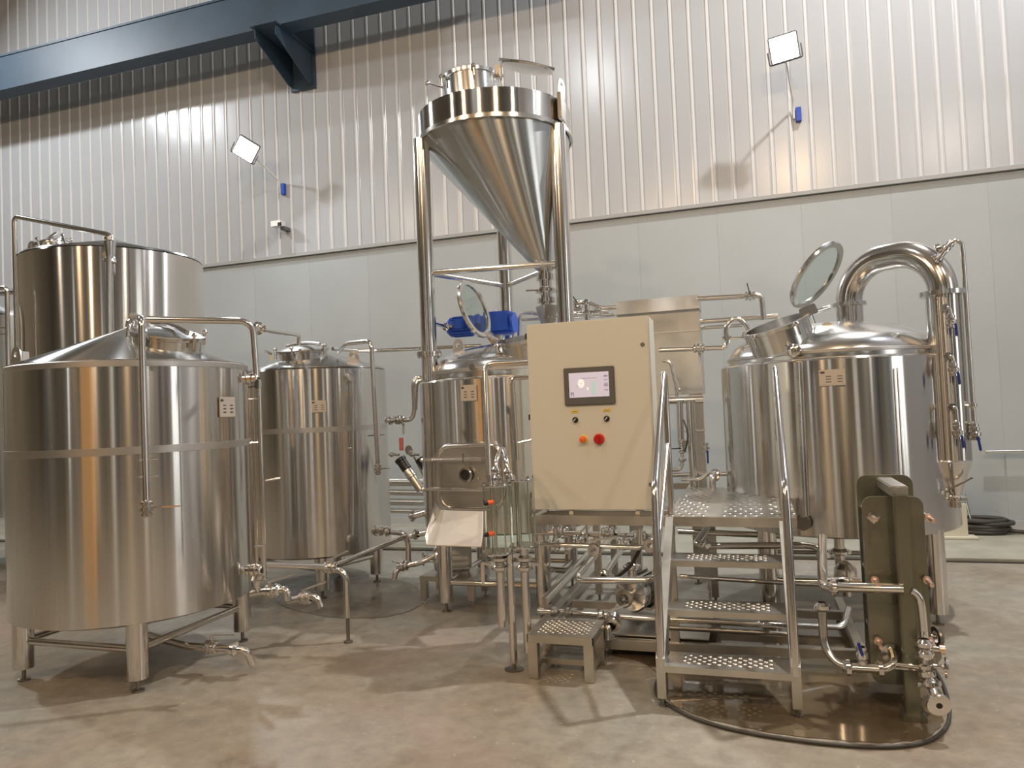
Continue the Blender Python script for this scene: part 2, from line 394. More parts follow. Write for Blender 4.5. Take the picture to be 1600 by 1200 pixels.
# wall floodlights
def flood(mount, head, label, power, aim, roll=0):
    mount = V(mount); head = V(head); aim = V(aim).normalized()
    t = thing('floodlight', label, 'floodlight', mount, 'floodlights on arms on the back wall')
    tube('arm', [mount+V((0, -.03, -.1)), mount+V((0, -.04, .05)), mount+(head-mount)*.75+V((0, 0, .02)), head+V((0, .05, -.12))], .012, t, 'white', bend=.08)
    G().bbox(mount+V((.05, -.03, -.06)), (.06, .05, .16), .004).build('junction_box', 'blue', t, label='small blue bracket box')
    R = (-aim).to_track_quat('Z', 'Y').to_matrix()
    sx = aim.cross(V((0, 0, 1))).normalized(); R = MX((sx, sx.cross(aim), -aim)).transposed() @ MX.Rotation(rad(roll), 3, 'Z')
    g = G().bbox(head, (.30, .28, .05), .01, R)
    for i in range(7): g.box(head-aim*.04+R @ V((-.12+i*.04, 0, 0)), (.006, .2, .04), R)
    g.build('housing', 'gray', t)
    G().tube([head+R @ V((-.17, 0, 0)), head+R @ V((-.17, -.14, 0)), head+R @ V((.17, -.14, 0)), head+R @ V((.17, 0, 0))], .008, .02, 8).build('yoke', 'gray', t)
    G().bbox(head+aim*.03, (.27, .25, .012), .003, R).build('lamp_face', 'lamp', t, label='glowing white LED face')
    area('flood_light', head+aim*.05, head+aim*2, .24, power, (.88, .95, 1))
    return t
flood((-6.29, 9, 4.86), (-6.415, 8.4, 5.222), 'bright white LED floodlight on left of wall above the tall rear tank', 70, (.3, -.8, -.5), 35)
flood((.62, 9, 4.80), (.519, 8.4, 5.281), 'bright white LED floodlight high on the right of the wall', 80, (-.05, -.8, -.35), -6)
t = thing('wall_sensor', 'small box on a bracket on ribbed wall below left floodlight', 'sensor', (-6.26, 9, 4.23))
box('housing', (-6.27, 8.86, 4.27), (.16, .12, .08), 'white', t); box('bracket', (-6.20, 8.93, 4.21), (.07, .14, .05), 'gray', t)
box('lens', (-6.20, 8.795, 4.25), (.06, .012, .05), 'black', t)
t = thing('wall_pipe', 'short horizontal grey rail against the wall at far right', 'rail', (2.5, 8.9, .85))
tube('rail', [(2.30, 8.9, .85), (3.4, 8.9, .85)], .022, t, 'tube')
tube('bracket', [(2.5, 8.9, .85), (2.5, 8.98, .85)], .012, t, 'tube', seg=8); tube('bracket', [(3.3, 8.9, .85), (3.3, 8.98, .85)], .012, t, 'tube', seg=8)
# unseen crates around the camera, most added so the shells mirror bands
def crate(x, y, wx, wy, h, rot, m, lab_, n_=5):
    t = thing('unseen_crate', lab_, 'crate', (x, y, 0)); R = MX.Rotation(rad(rot), 3, 'Z')
    G().bbox((x, y, .06), (wx, wy, .10), .004, R).build('pallet', 'ply', t, smooth=False)
    for i in range(n_): G().bbox(V((x, y, .11+h/2))+R @ V((-wx/2+wx*(i+.5)/n_, 0, 0)), (wx/n_-.004, wy, h), .004, R).build('board', m, t, smooth=False)
crate(-3.3, .2, .55, .5, 2.7, 25, 'orange_ply', 'tall orange-brown plywood crate left of the viewpoint')
crate(-5.9, -1.6, 1.2, .8, 2.2, 20, 'dark_wrap', 'crate in dark wrap added for reflections, farther left of the viewpoint')
crate(-1.9, -2.6, 1.1, .8, 2.6, 8, 'dark_wrap', 'crate in dark wrap added for reflections, behind the viewpoint, left')
crate(-.35, -3.2, .38, .5, 2.9, 0, 'white_wrap', 'narrow white wrapped crate added for reflections, behind the viewpoint')
crate(1.3, -2.3, 1.0, .8, 2.4, -12, 'dark_wrap', 'crate in dark wrap added for reflections, behind the viewpoint, right')
crate(2.6, -1.0, .30, .4, 2.8, -30, 'white_wrap', 'narrow white wrapped crate added for reflections, right of the viewpoint')
crate(3.7, -.6, .9, .8, 2.2, -40, 'dark_wrap', 'crate in dark wrap added for reflections, near the right wall')
crate(4.6, 1.4, .5, .7, 2.6, 85, 'dark_wrap', 'tall dark crate added for reflections, by the right wall')

# ------------------------------------------------------------ tanks
def legs(t, c, pts, z1, r=.058, name='leg'):
    for x, y in pts:
        L = G().tube([(x, y, .075), (x, y, z1)], r, seg=20).build(name, 'tube', t)
        G().lathe([(0, 0), (.035, 0), (.035, .012), (.012, .018), (.012, .085), (0, .085)], (x, y, 0), seg=12).build('foot', 'dark', L, label='screw foot')
def braces(t, pts, z, r=.022, skip=()):
    for i in range(len(pts)):
        if i in skip: continue
        a = V((*pts[i], z)); b2 = V((*pts[(i+1) % len(pts)], z)); tube('brace', [a, b2], r, t, 'tube')
def shell(t, c, R, z0, z1, m='shell', band=None, inner=None):
    prof = [(0, z0-.10*R), (R*.5, z0-.055*R), (R*.93, z0-.008), (R, z0+.01), (R, z1-.012), (R-.012, z1), ((inner or R*.9), z1+.01), (0, z1+.012)]
    s = G().lathe(prof, (c[0], c[1], 0), seg=96).build('shell', m, t)
    if band:
        G().lathe([(R-.002, band-.022), (R+.0025, band-.021), (R+.0025, band+.021), (R-.002, band+.022)], (c[0], c[1], 0), seg=96).build('weld_band', 'band', t, label='matt ring around the shell')
    return s
def manway(t, p, nrm, r, h, lid=True):
    p = V(p); nrm = V(nrm).normalized()
    a = lathe('manway_neck', [(r-.012, -.06), (r, -.06), (r, h), (r+.016, h+.006), (r+.016, h+.018), (r-.012, h+.018)], p, t, 'dome', nrm, close=True)
    if lid:
        lathe('manway_lid', [(r+.020, h+.020), (r+.022, h+.032), (r*.8, h+.05), (r*.4, h+.066), (0, h+.07)], p, t, 'dome', nrm)
        s = nrm.cross(V((.4, 1, 0))).normalized(); q = s.cross(nrm)
        G().tube([p-s*(r+.05)+nrm*(h+.07), p+nrm*(h+.10), p+s*(r+.03)+nrm*(h+.075)], .016, .2, 8).build('lid_bar', 'dome', t)
        for k in range(5):
            a_ = 2*PI*(k+.3)/5; d = s*math.cos(a_)+q*math.sin(a_)
            G().tube([p+d*(r+.03)+nrm*(h-.03), p+d*(r+.03)+nrm*(h+.05)], .010, seg=8).lathe([(0, 0), (.016, 0), (.018, .012), (.010, .024), (0, .026)], p+d*(r+.03)+nrm*(h+.045), nrm, 10).build('wing_nut', 'tube', t)
    return a
def lug(t, p, s, r=.035, h=.07):
    p = V(p); s = V(s).normalized(); n_ = s.cross(V((0, 0, 1))).normalized(); g = G()
    out = [p-s*r*1.1, p+s*r*1.1]+[p+V((0, 0, h))+s*r*math.cos(a)+V((0, 0, r*math.sin(a))) for a in [PI*k/8 for k in range(9)]]
    # plate with a round hole: ring of quads
    hc = p+V((0, 0, h)); N = 16; hr = r*.36; ring = [hc+s*hr*math.cos(2*PI*k/N)+V((0, 0, hr*math.sin(2*PI*k/N))) for k in range(N)]
    def edge(a):
        ca, sa = math.cos(a), math.sin(a)
        if sa >= -.2: return hc+s*r*ca+V((0, 0, r*sa))
        k_ = min(h/-sa, r*1.1/abs(ca) if abs(ca) > .01 else 9); return hc+s*k_*ca+V((0, 0, k_*sa))
    outr = [edge(2*PI*k/N) for k in range(N)]
    vs = [q+n_*d for d in (-.004, .004) for q in ring+outr]; fs = []
    for k in range(N):
        j = (k+1) % N
        fs += [(k, j, N+j, N+k), (2*N+k, 3*N+k, 3*N+j, 2*N+j), (k, 2*N+k, 2*N+j, j), (N+k, N+j, 3*N+j, 3*N+k)]
    return G().add(vs, fs).build('lifting_lug', 'band', t)

# --- front left tank
c1 = (-3.81, 3.78); R1 = .70
T1 = thing('storage_tank', 'large brushed steel tank front left with round manway on conical top', 'tank', (*c1, 0), 'closed brushed steel tanks')
shell(T1, c1, R1, .385, 1.868, band=1.36, inner=.69)
lathe('cone_top', [(R1-.006, 1.868), (R1-.02, 1.885), (.06, 2.125), (0, 2.13)], (*c1, 0), T1, 'cone', seg=96)
lathe('rim_band', [(R1-.001, 1.835), (R1+.003, 1.837), (R1+.003, 1.868), (R1-.008, 1.874)], (*c1, 0), T1, 'band', seg=96)
P1 = [(-4.24, 3.33), (-3.375, 3.33), (-3.385, 4.24), (-4.24, 4.24)]
legs(T1, c1, P1, .42); braces(T1, P1, .235)
cn = V((.34, .30, 0)); nn = V((.22, -.10, 1)).normalized()
manway(T1, V((*c1, 1.975))+V((.35, -.08, 0)), nn, .20, .06)
nameplate(354, 636, .15, .125, c1, R1, T1)
lug(T1, V((*c1, 1.89))+V((-.38, -.50, 0)), (1, -.2, 0), .05, .065)
box('gusset', V((*c1, 1.9))+V((-.49, -.36, .05)), (.02, .05, .08), 'band', T1)
p = oncyl(383, 590, c1, R1)
lathe('port', [(0, 0), (.045, 0), (.045, .006), (.02, .01), (.02, .05), (.032, .05), (.032, .07), (0, .07)], p[0], T1, 'tube', p[1], 20)
p = oncyl(387, 890, c1, R1)
lathe('port', [(0, 0), (.04, 0), (.04, .006), (.02, .01), (.02, .06), (.032, .06), (.032, .08), (0, .08)], p[0], T1, 'tube', p[1], 20)
# outlet pipe below
tube('outlet_pipe', [V((*c1, .40)), V((c1[0], c1[1], .17)), V((-3.3, 3.64, .16)), Z(367, 1014, .16), Z(386, 1016, .158), Z(394, 1037, .06)], .023, T1, bend=.06)
clamp(Z(367, 1014, .16), (1, .05, 0), .024, T1); valve(V((-3.14, 3.655, .16)), (1, .05, 0), .022, (1, .2, 0), T1, .14)
# spray pipe over the top and down the front
yv = 3.03
tp = Y(214, 497, yv); dn = Y(229, 792, yv)
cp = thing('spray_pipe', 'thin steel spray pipe over the front left tank down to a lever valve', 'pipe', (dn.x, yv, 1.08))
tube('riser', [V((*c1, 2.1)), V((*c1, 2.14))+V((0, 0, .08)), tp+V((0, .03, .0)), dn], .017, cp, bend=.045)
tube('crossover', [tp+V((0.0, .06, .0)), Y(395, 502, 3.45), Y(401, 590, 3.45)], .018, cp, bend=.07)
clamp(V((*c1, 2.17)), (0, 0, 1), .02, cp)
valve(dn+V((0, 0, -.01)), (0, 0, 1), .016, (1, .35, .02), cp, .15)
for yy in (718, 745):
    q = Y(224+(yy-497)*.008, yy, yv); tube('stay', [q+V((-.02, -.02, 0)), q+V((.03, .06, 0))], .006, cp, seg=8)
# level gauge beside it
gx = thing('level_gauge', 'pair of slim vertical tubes right of front left tank', 'gauge', (-2.7, 3.5, .4))
a, b_ = Y(391, 590, 3.45), Y(404, 590, 3.45)
tube('sight_tube', [Y(393, 588, 3.45), Y(402, 888, 3.45)], .009, gx, seg=10)
tube('support_tube', [Y(404, 600, 3.45), Y(413, 905, 3.45)], .014, gx, seg=12)
valve(Y(392, 592, 3.44), (1, .2, 0), .016, (1, 0, .1), gx, .07)
G().bbox(Y(403, 600, 3.44), (.03, .03, .05), .004).build('drain_cup', 'tube', gx)
for yy in (624, 692, 854):
    q = Y(388+(yy-590)*.035, yy, 3.44); q2 = Y(402+(yy-590)*.035, yy-1, 3.44); tube('tie', [q, q2], .005, gx, seg=8)
valve(Y(398, 891, 3.42), (1, .1, 0), .018, (1, 0, .05), gx, .10)
q = Y(415, 751, 3.44); tube('handle', [q, Y(438, 747, 3.44)], .006, gx, seg=8)

# --- tall rear tank
c0 = (-6.22, 5.96); R0 = .85
T0 = thing('storage_tank', 'tallest brushed steel tank standing at far left behind the front one', 'tank', (*c0, 0), 'closed brushed steel tanks')
shell(T0, c0, R0, .6, 3.19, inner=.83)
lathe('cone_top', [(R0-.004, 3.19), (R0-.02, 3.21), (.08, 3.42), (0, 3.43)], (*c0, 0), T0, 'cone', seg=96)
P0 = [(c0[0]+sx*.55, c0[1]+sy*.55) for sx, sy in ((-1, -1), (1, -1), (1, 1), (-1, 1))]
legs(T0, c0, P0, .65, .07); braces(T0, P0, .3)
manway(T0, V((*c0, 3.30))+V((-.42, -.34, 0)), (-.22, -.15, 1), .16, .05)
lug(T0, V((*c0, 3.28))+V((-.52, -.50, 0)), (1, 0, 0), .05, .05)
q1, q2 = Y(22, 338, 5.25), Y(174, 367, 5.25)
tube('spray_pipe', [Y(30, 700, 5.2), q1, q2, q2+V((.0, .0, -.12))], .022, T0, bend=.06)
lathe('spray_fitting', [(.03, .20), (.045, .20), (.045, .17), (.055, .16), (.035, .02), (.05, 0), (.05, -.03), (0, -.03)], Y(172, 405, 5.2), T0, 'dome', seg=24)
tube('drain_pipe', [Y(170, 400, 5.10), Y(171, 620, 5.10)], .022, T0, 'tube')
p = oncyl(168, 401, c0, R0); lathe('port', [(0, 0), (.05, 0), (.05, .008), (.03, .01), (.03, .03), (0, .03)], p[0], T0, 'tube', p[1], 20)
# --- tank cut by the left edge of the frame
cl = (-8.28, 5.75)
TL = thing('storage_tank', 'steel tank cut off by the left edge of the photo', 'tank', (*cl, 0), 'closed brushed steel tanks')
shell(TL, cl, .80, .6, 2.74, inner=.78)
lathe('cone_top', [(.796, 2.74), (.78, 2.76), (.08, 3.05), (0, 3.06)], (*cl, 0), TL, 'cone', seg=96)
legs(TL, cl, [(cl[0]+sx*.5, cl[1]+sy*.5) for sx, sy in ((-1, -1), (1, -1), (1, 1), (-1, 1))], .65, .07)
tube('upright_tube', [Y(2, 450, 5.0), Y(11, 450, 5.0), Y(14, 640, 5.0)], .02, TL, bend=.03)
for yy in (512, 522): tube('stay', [Y(0, yy, 5.0), Y(11, yy, 5.0)], .008, TL, seg=8)

# --- middle tank
c2 = (-3.80, 5.88); R2 = .63
T2 = thing('storage_tank', 'mid-sized brushed steel tank second from left with name plate', 'tank', (*c2, 0), 'closed brushed steel tanks')
shell(T2, c2, R2, .33, 1.925, band=1.40, inner=.62)
lathe('cone_top', [(R2-.004, 1.925), (R2-.02, 1.94), (.06, 2.12), (0, 2.125)], (*c2, 0), T2, 'cone', seg=96)
P2 = [(-3.47, 5.36), (-3.30, 5.98), (-3.92, 6.36), (-4.30, 5.60)]
legs(T2, c2, P2, .335); braces(T2, P2, .24)
manway(T2, V((*c2, 2.02))+V((.02, -.22, 0)), (0, -.12, 1), .205, .06)
nameplate(498, 635, .12, .10, c2, R2, T2)
lug(T2, V((*c2, 1.965))+V((.50, -.18, 0)), (1, .3, 0), .045, .06)
for (px, py, r) in ((545, 590, .05), (548, 842, .04), (606, 656, .04), (590, 829, .05)):
    p = oncyl(px, py, c2, R2); lathe('port', [(0, 0), (r, 0), (r, .006), (.025, .012), (.025, .04), (.036, .04), (.036, .055), (0, .055)], p[0], T2, 'tube', p[1], 20)
q = [oncyl(551, yy, c2, R2+.035)[0] for yy in (590, 842)]
tube('sight_tube', [q[0], q[1]], .010, T2, seg=10)
for yy in (618, 700, 770): a = oncyl(550, yy, c2, R2)[0]; b_ = oncyl(550, yy, c2, R2+.045)[0]; tube('stay', [a, b_], .005, T2, seg=8)
yv = 5.28
tube('spray_pipe', [V((*c2, 2.08))+V((.33, -.14, 0)), Y(540, 537, yv+.2), Y(580, 533, yv), Y(591, 733, yv)], .018, T2, bend=.06)
valve(Y(591, 733, yv), (0, 0, 1), .016, (1, .1, 0), T2, .08)
tube('stay', [Y(575, 681, 5.3), Y(600, 679, 5.28)], .006, T2, seg=8)
tube('tap', [Y(415, 549, 5.5), Y(424, 553, 5.5)], .012, T2, seg=10)
box('tap_handle', Y(424, 560, 5.5), (.012, .012, .05), 'yellow', T2, label='yellow tap handle')
# pipe linking the tops of tank 1 and 2
t = thing('transfer_pipe', 'steel pipe from front left tank corner to the middle tank lid', 'pipe', Y(401, 512, 3.5), 'process pipes')
tube('run', [Y(402, 513, 3.47), Y(467, 524, 5.5), Y(467, 540, 5.5)], .017, t, bend=.03)
clamp(Y(403, 513, 3.5), (.2, 1, 0), .02, t)
# long pipe on the wall side
t = thing('transfer_pipe', 'long horizontal steel pipe between middle tank and glass lidded tun', 'pipe', Y(540, 547, 6.3), 'process pipes')
tube('run', [Y(520, 545, 6.2), Y(556, 548, 6.5), Y(590, 548, 6.6), Y(752, 540, 6.6)], .019, t, bend=.05)
# elbow pipe with lever valve right of middle tank
t = thing('transfer_pipe', 'bent pipe with hanging lever valve right of the middle tank', 'pipe', Y(610, 656, 5.7), 'process pipes')
tube('run', [Y(606, 657, 5.62), Y(644, 656, 5.62), Y(648, 640, 5.62), Y(646, 598, 5.6), Y(652, 590, 5.62), Y(668, 592, 5.62)], .020, t, bend=.06)
valve(Y(625, 656, 5.62), (1, 0, 0), .021, (0, -.1, -1), t, .12); clamp(Y(611, 657, 5.62), (1, 0, 0), .021, t)

# --- low piping between front left tank and middle tank
t = thing('drain_manifold', 'steel drain pipes with downturned spouts below the middle tank', 'pipe', (-3.2, 4.2, .2), 'process pipes')
yv = 4.35
tube('run', [Y(415, 882, yv-.3), Y(517, 886, yv), Y(541, 895, yv), Y(543, 965, yv)], .020, t, bend=.07)
tube('run', [Y(518, 886, yv), Y(560, 868, 4.75), Y(634, 838, 5.3)], .020, t, bend=.03)
valve(Y(518, 887, yv), (1, .1, 0), .020, (.6, .8, .3), t, .14); clamp(Y(508, 886, yv), (1, 0, 0), .021, t)
lathe('foot', [(0, 0), (.03, 0), (.03, .01), (.012, .014), (.012, Y(543, 965, yv).z+.01), (0, Y(543, 965, yv).z+.01)], V((Y(543, 965, yv).x, yv, 0)), t, 'dark', seg=12)
for (a_, m_, e_, y_) in (((405, 925), (441, 922), (450, 938), 3.75), ((462, 936), (488, 933), (502, 949), 4.1)):
    tube('spout', [Y(a_[0]-12, a_[1]+3, y_), Y(*a_, y_), Y(m_[0]-6, m_[1], y_), Y(m_[0]+7, m_[1]-1, y_), Y(*e_, y_)], .021, t, bend=.06)
    valve(Y((a_[0]+m_[0])/2+2, (a_[1]+m_[1])/2, y_), (1, 0, 0), .020, (.8, .6, .25), t, .15)
    clamp(Y(m_[0]-8, m_[1], y_), (1, 0, 0), .021, t)
tube('run', [Y(405, 925, 3.75), Y(400, 915, 3.72), Y(414, 890, 3.7)], .018, t, bend=.02)
t = thing('transfer_pipe', 'copper-toned elbow pipe from middle tank outlet to the small pump', 'pipe', Y(600, 832, 5.3), 'process pipes')
tube('run', [Y(590, 829, 5.35), Y(632, 833, 5.3), Y(638, 848, 5.3), Y(638, 884, 5.3), Y(660, 878, 5.35), Y(686, 864, 5.4)], .022, t, bend=.05)
for q in ((597, 829), (606, 830)): clamp(Y(*q, 5.32), (1, 0, 0), .023, t)
tube('spout', [Y(648, 880, 5.3), Y(628, 886, 5.25), Y(618, 893, 5.2), Y(616, 905, 5.2)], .021, t, bend=.05)
valve(Y(630, 884, 5.26), (-1, -.1, -.1), .021, (-1, 0, .3), t, .13)
tube('branch', [Y(640, 838, 5.3), Y(665, 832, 5.35)], .022, t)
clamp(Y(650, 835, 5.3), (1, 0, 0), .023, t); clamp(Y(645, 806, 5.35), (1, 0, 0), .025, t)
tube('branch', [Y(645, 806, 5.35), Y(668, 800, 5.4)], .028, t)
# --- small pump
def pump(name, p, d, r, L, parent_label, stand=None, m='copper'):
    t = thing(name, parent_label, 'pump', (p[0], p[1], 0)); p = V(p); d = V(d).normalized()
    lathe('volute', [(0, -.02), (r*.3, -.02), (r*.9, 0), (r, .02), (r, .07), (r*.8, .085), (0, .085)], p, t, 'dome', d, 28)
    lathe('motor', [(0, .085), (r*.8, .085), (r*.86, .1), (r*.86, .1+L), (r*.7, .12+L), (0, .12+L)], p, t, m, d, 28)
    g = G(); s = d.cross(V((0, 0, 1))).normalized(); u = s.cross(d)
    for k in range(16):
        a_ = 2*PI*k/16; q = p+d*(.11+L/2)+(s*math.cos(a_)+u*math.sin(a_))*r*.9
        g.box(q, (L*.9, .006, .02), MX((d, (s*-math.sin(a_)+u*math.cos(a_)), (s*math.cos(a_)+u*math.sin(a_)))).transposed())
    o = g.build('cooling_fins', m, t); o['kind'] = 'stuff'
    lathe('inlet', [(r*.28, -.10), (r*.5, -.10), (r*.5, -.085), (r*.28, -.08), (r*.28, 0)], p, t, 'tube', d, 20)
    tube('outlet', [p+u*r*.6+d*.045, p+u*(r+.07)+d*.045], r*.26, t); clamp(p+u*(r+.06)+d*.045, u, r*.27, t)
    box('foot_plate', p+d*(.1+L/2)-V((0, 0, r*.95)), (L*.9, r*1.6, .02), 'sheet', t, R=MX((d, s, u)).transposed())
    if stand:
        z = p.z-r*.95-.03
        g = G()
        cx, cy, wx, wy = stand
        G().bbox((cx, cy, z), (wx, wy, .04), .004).build('stand_top', 'beam', t)
        for sx in (-1, 1):
            for sy in (-1, 1):
                G().box((cx+sx*(wx/2-.03), cy+sy*(wy/2-.03), z/2+.01), (.05, .05, z-.06)).lathe([(0, 0), (.02, 0), (.02, .01), (.008, .012), (.008, .06), (0, .06)], (cx+sx*(wx/2-.03), cy+sy*(wy/2-.03), 0), seg=10).build('leg', 'beam', t)
    return t
q = Y(680, 872, 5.45)
pump('transfer_pump', q, (1, .35, 0), .115, .17, 'small pump on low steel stand left of glass lidded tun', (q.x+.14, q.y+.06, .46, .36), 'white')

# --- black actuators and stacked tubes beyond the gap
t = thing('pneumatic_valve', 'black-capped angled valve in the gap between two tanks', 'valve', Y(640, 730, 5.75), 'black capped angled valves')
for n_, (dx, yy) in enumerate(((0, 5.75), (32, 5.9))):
    if n_: t = thing('pneumatic_valve', 'black-capped angled valve half hidden behind the glass lidded tun', 'valve', Y(665, 730, 5.9), 'black capped angled valves')
    a_, b2 = Y(624+dx, 716, yy), Y(652+dx, 757, yy); d = (b2-a_)
    lathe('cap', [(0, 0), (.042, 0), (.050, .006), (.050, .03), (.044, .034), (.044, .12), (0, .12)], a_, t, 'black', d, 20, label='black cap')
    lathe('body', [(.036, .12), (.042, .13), (.042, .18), (.046, .185), (.046, .20), (.038, .205), (.038, d.length+.06), (0, d.length+.06)], a_, t, 'sheet', d, 20)
    tube('port', [a_+V((.0, 0, .03)), a_+V((-.09, 0, .035))], .012, t, seg=10); clamp(a_+V((-.07, 0, .034)), (1, 0, 0), .013, t)
box('tag', Y(627, 694, 5.72), (.04, .01, .11), 'redtag', t.parent or bpy.data.objects['pneumatic_valve'], label='red and white printed tag')
t = thing('sight_port', 'small round steel port between middle tank and glass lidded tun', 'port', Y(642, 703, 5.9))
lathe('flange', [(0, 0), (.02, 0), (.03, .01), (.042, .012), (.042, .03), (0, .03)], Y(642, 703, 5.9), t, 'tube', (-.2, -1, 0), 20)
tube('stem', [Y(642, 703, 5.9), Y(642, 703, 5.9)+V((.02, .25, -.3))], .012, t)
tt = (('loose steel tube, topmost of the stack beyond the gap', 752, .045), ('loose steel tube, second from top of the stack', 768, .035), ('loose steel tube, third from top of the stack', 783, .040), ('loose steel tube, lowest of the stack beyond the gap', 797, .03))
for lb, py, r in tt:
    q = Y(600, py, 7.6); q2 = Y(672, py+3, 7.7); o = thing('steel_tube', lb, 'tube', q, 'steel tubes stacked in the background')
    g = G().tube([q-V((.5, 0, 0)), q2+V((.4, 0, 0))], r, seg=16); g.build('pipe', 'sheet', o)
    G().lathe([(r*.9, 0), (r*1.25, .004), (r*1.25, .02), (r*.9, .024)], q2+V((.4, 0, 0)), (1, 0, 0), 20).build('collar', 'tube', o)
t = thing('storage_rack', 'dark low rack carrying loose steel tubes behind the tanks', 'rack', (-5.2, 7.7, 0))
qz = Y(630, 806, 7.65).z
for xx in (-5.9, -5.3, -4.75): G().box((xx, 7.7, (qz-.03)/2+.016), (.06, .5, qz-.07)).build('leg', 'dark', t)
G().bbox((-5.3, 7.7, qz-.05), (1.5, .55, .05), .005).build('shelf', 'dark', t)

# ------------------------------------------------------------ glass lidded tun under the hopper
cm = (-1.87, 5.58); Rm = .68
TM = thing('mash_tun', 'steel tun with open round glass lid and front chute door', 'tank', (*cm, 0))
shell(TM, cm, Rm, .62, 1.742, inner=.6)
rd = .60
lathe('dome', [(rd, 1.742), (rd+.004, 1.79), (rd+.002, 1.80), (rd-.004, 1.80), (rd-.02, 1.855), (rd-.07, 1.90), (rd*.7, 1.965), (rd*.4, 2.01), (0, 2.035)], (*cm, 0), TM, 'dome', seg=96)
lathe('dome_ring', [(rd+.001, 1.79), (rd+.012, 1.795), (rd+.012, 1.815), (rd-.006, 1.82)], (*cm, 0), TM, 'band', seg=96)
PM = [(-2.27, 5.16), (-1.50, 5.16), (-1.50, 6.02), (-2.285, 6.02)]
legs(TM, cm, PM, .65, .056); braces(TM, PM, .22)
nameplate(733, 614, .125, .115, cm, Rm, TM)
lug(TM, V((*cm, 1.93))+V((-.27, -.30, 0)), (1, -.2, 0), .045, .09)
# manway neck with open glass lid
mn = V((-.08, -.22, 1)).normalized(); mc = Y(822, 527, 5.27)
def openneck(t, c, nrm, r, h, name='manway_neck'):
    lathe(name, [(r-.01, -h), (r, -h), (r, -.03), (r+.012, -.025), (r+.014, 0), (r-.01, 0)], c, t, 'dome', nrm, seg=56, close=True)
    nrm = V(nrm).normalized(); s = nrm.cross(V((.3, 1, 0))).normalized(); q = s.cross(nrm)
    for k in range(5):
        a_ = 2*PI*(k+.15)/5; d = s*math.cos(a_)+q*math.sin(a_)
        b0 = V(c)+d*(r+.03)-nrm*.04
        G().tube([b0-nrm*.05, b0+nrm*.02], .008, seg=8).lathe([(0, 0), (.018, 0), (.02, .014), (.011, .028), (0, .03)], b0+nrm*.015, nrm, 10).build('wing_nut', 'tube', t)
def glasslid(t, c, nrm, r, handle=None):
    nrm = V(nrm).normalized()
    L = lathe('lid_rim', [(r-.034, -.012), (r, -.014), (r+.006, 0), (r, .014), (r-.034, .012)], c, t, 'dome', nrm, seg=56, close=True)
    lathe('lid_glass', [(0, -.004), (r-.033, -.004), (r-.033, .004), (0, .004)], c, t, 'glassd', nrm, seg=40, label='clear glass disc')
    if handle is not None:
        h = V(handle); h = (h-nrm*h.dot(nrm)).normalized(); s = nrm.cross(h)
        G().tube([V(c)+h*r*.90-s*.06-nrm*.01, V(c)+h*r*.80-s*.05-nrm*.045, V(c)+h*r*.80+s*.05-nrm*.045, V(c)+h*r*.90+s*.06-nrm*.01], .007, .02, 8).build('lid_handle', 'tube', t)
    return L
openneck(TM, mc, mn, .225, .20)
lc = Y(741, 483, 5.25); toV = (EYE-lc).normalized()
perp = (RT*.90+UP*.36).normalized()
glasslid(TM, lc, toV*.38+perp*.93, .228, None)
G().bbox(Y(768, 528, 5.35), (.05, .05, .10), .006, MX.Rotation(rad(-35), 3, 'Y')).tube([Y(757, 522, 5.3), Y(778, 532, 5.35)], .016, seg=10).build('lid_hinge', 'dome', TM)
q = V((*cm, 1.80)); p_, n_ = oncyl(741, 574, cm, rd)
lathe('port', [(0, 0), (.018, 0), (.018, .02), (.026, .02), (.026, .035), (0, .035)], p_, TM, 'tube', n_, 16)
# rails hooked on the front: two bent tubes
tube('side_pipe', [Y(832, 566, 4.55), Y(757, 569, 4.55), Y(764, 745, 4.40)], .020, TM, bend=.06)
tube('side_pipe', [Y(832, 589, 4.7), Y(800, 591, 4.7), Y(808, 720, 4.7)], .016, TM, bend=.04)
tube('side_stay', [Y(809, 692, 4.7), Y(832, 687, 4.7)], .009, TM, seg=8)
# chute door
my = 4.84; mc = Y(735, 745, my); mdir = V((-.10, -1, 0)).normalized(); ms = V((1, -.10, 0)).normalized(); mu = V((0, 0, 1))
def rrect(c, wd, ht, r, s, u, n=6):
    out = []
    for cx, cy, a0 in ((1, 1, 0), (-1, 1, 90), (-1, -1, 180), (1, -1, 270)):
        for k in range(n+1):
            a_ = rad(a0+90*k/n); out.append(V(c)+s*(cx*(wd/2-r)+r*math.cos(a_))+u*(cy*(ht/2-r)+r*math.sin(a_)))
    return out
W_, H_ = .50, .44
a_ = rrect(mc, W_, H_, .10, ms, mu); g = G(); N = len(a_)
G().poly([q-mdir*.16 for q in rrect(mc, W_-.03, H_-.03, .09, ms, mu)], mdir*.14).build('door_frame', 'sheet', TM)
G().tube(a_+[a_[0]], .018, 0, 10).build('door_seal_ring', 'tube', TM)
D = G().poly([q-mdir*.012 for q in rrect(mc, W_-.02, H_-.02, .095, ms, mu)], mdir*.022).build('chute_door', 'sheet', TM, label='rounded square door with round port')
for zz in (.125, -.085): tube('door_bar', [mc+mu*zz-ms*.34+mdir*.05, mc+mu*zz+ms*.12+mdir*.05], .013, D, seg=10)
tube('hinge_post', [mc-ms*.25+mu*.17+mdir*.02, mc-ms*.25-mu*.17+mdir*.02], .013, D, seg=10)
for zz in (.125, -.085):
    lathe('knob', [(0, 0), (.014, .002), (.018, .015), (.012, .03), (0, .033)], mc+mu*zz-ms*.34+mdir*.05, D, 'tube', -ms, 14)
    tube('hinge_arm', [mc-ms*.30+mu*zz+mdir*.05, mc-ms*.30+mu*zz-mdir*.10], .010, D, seg=8)
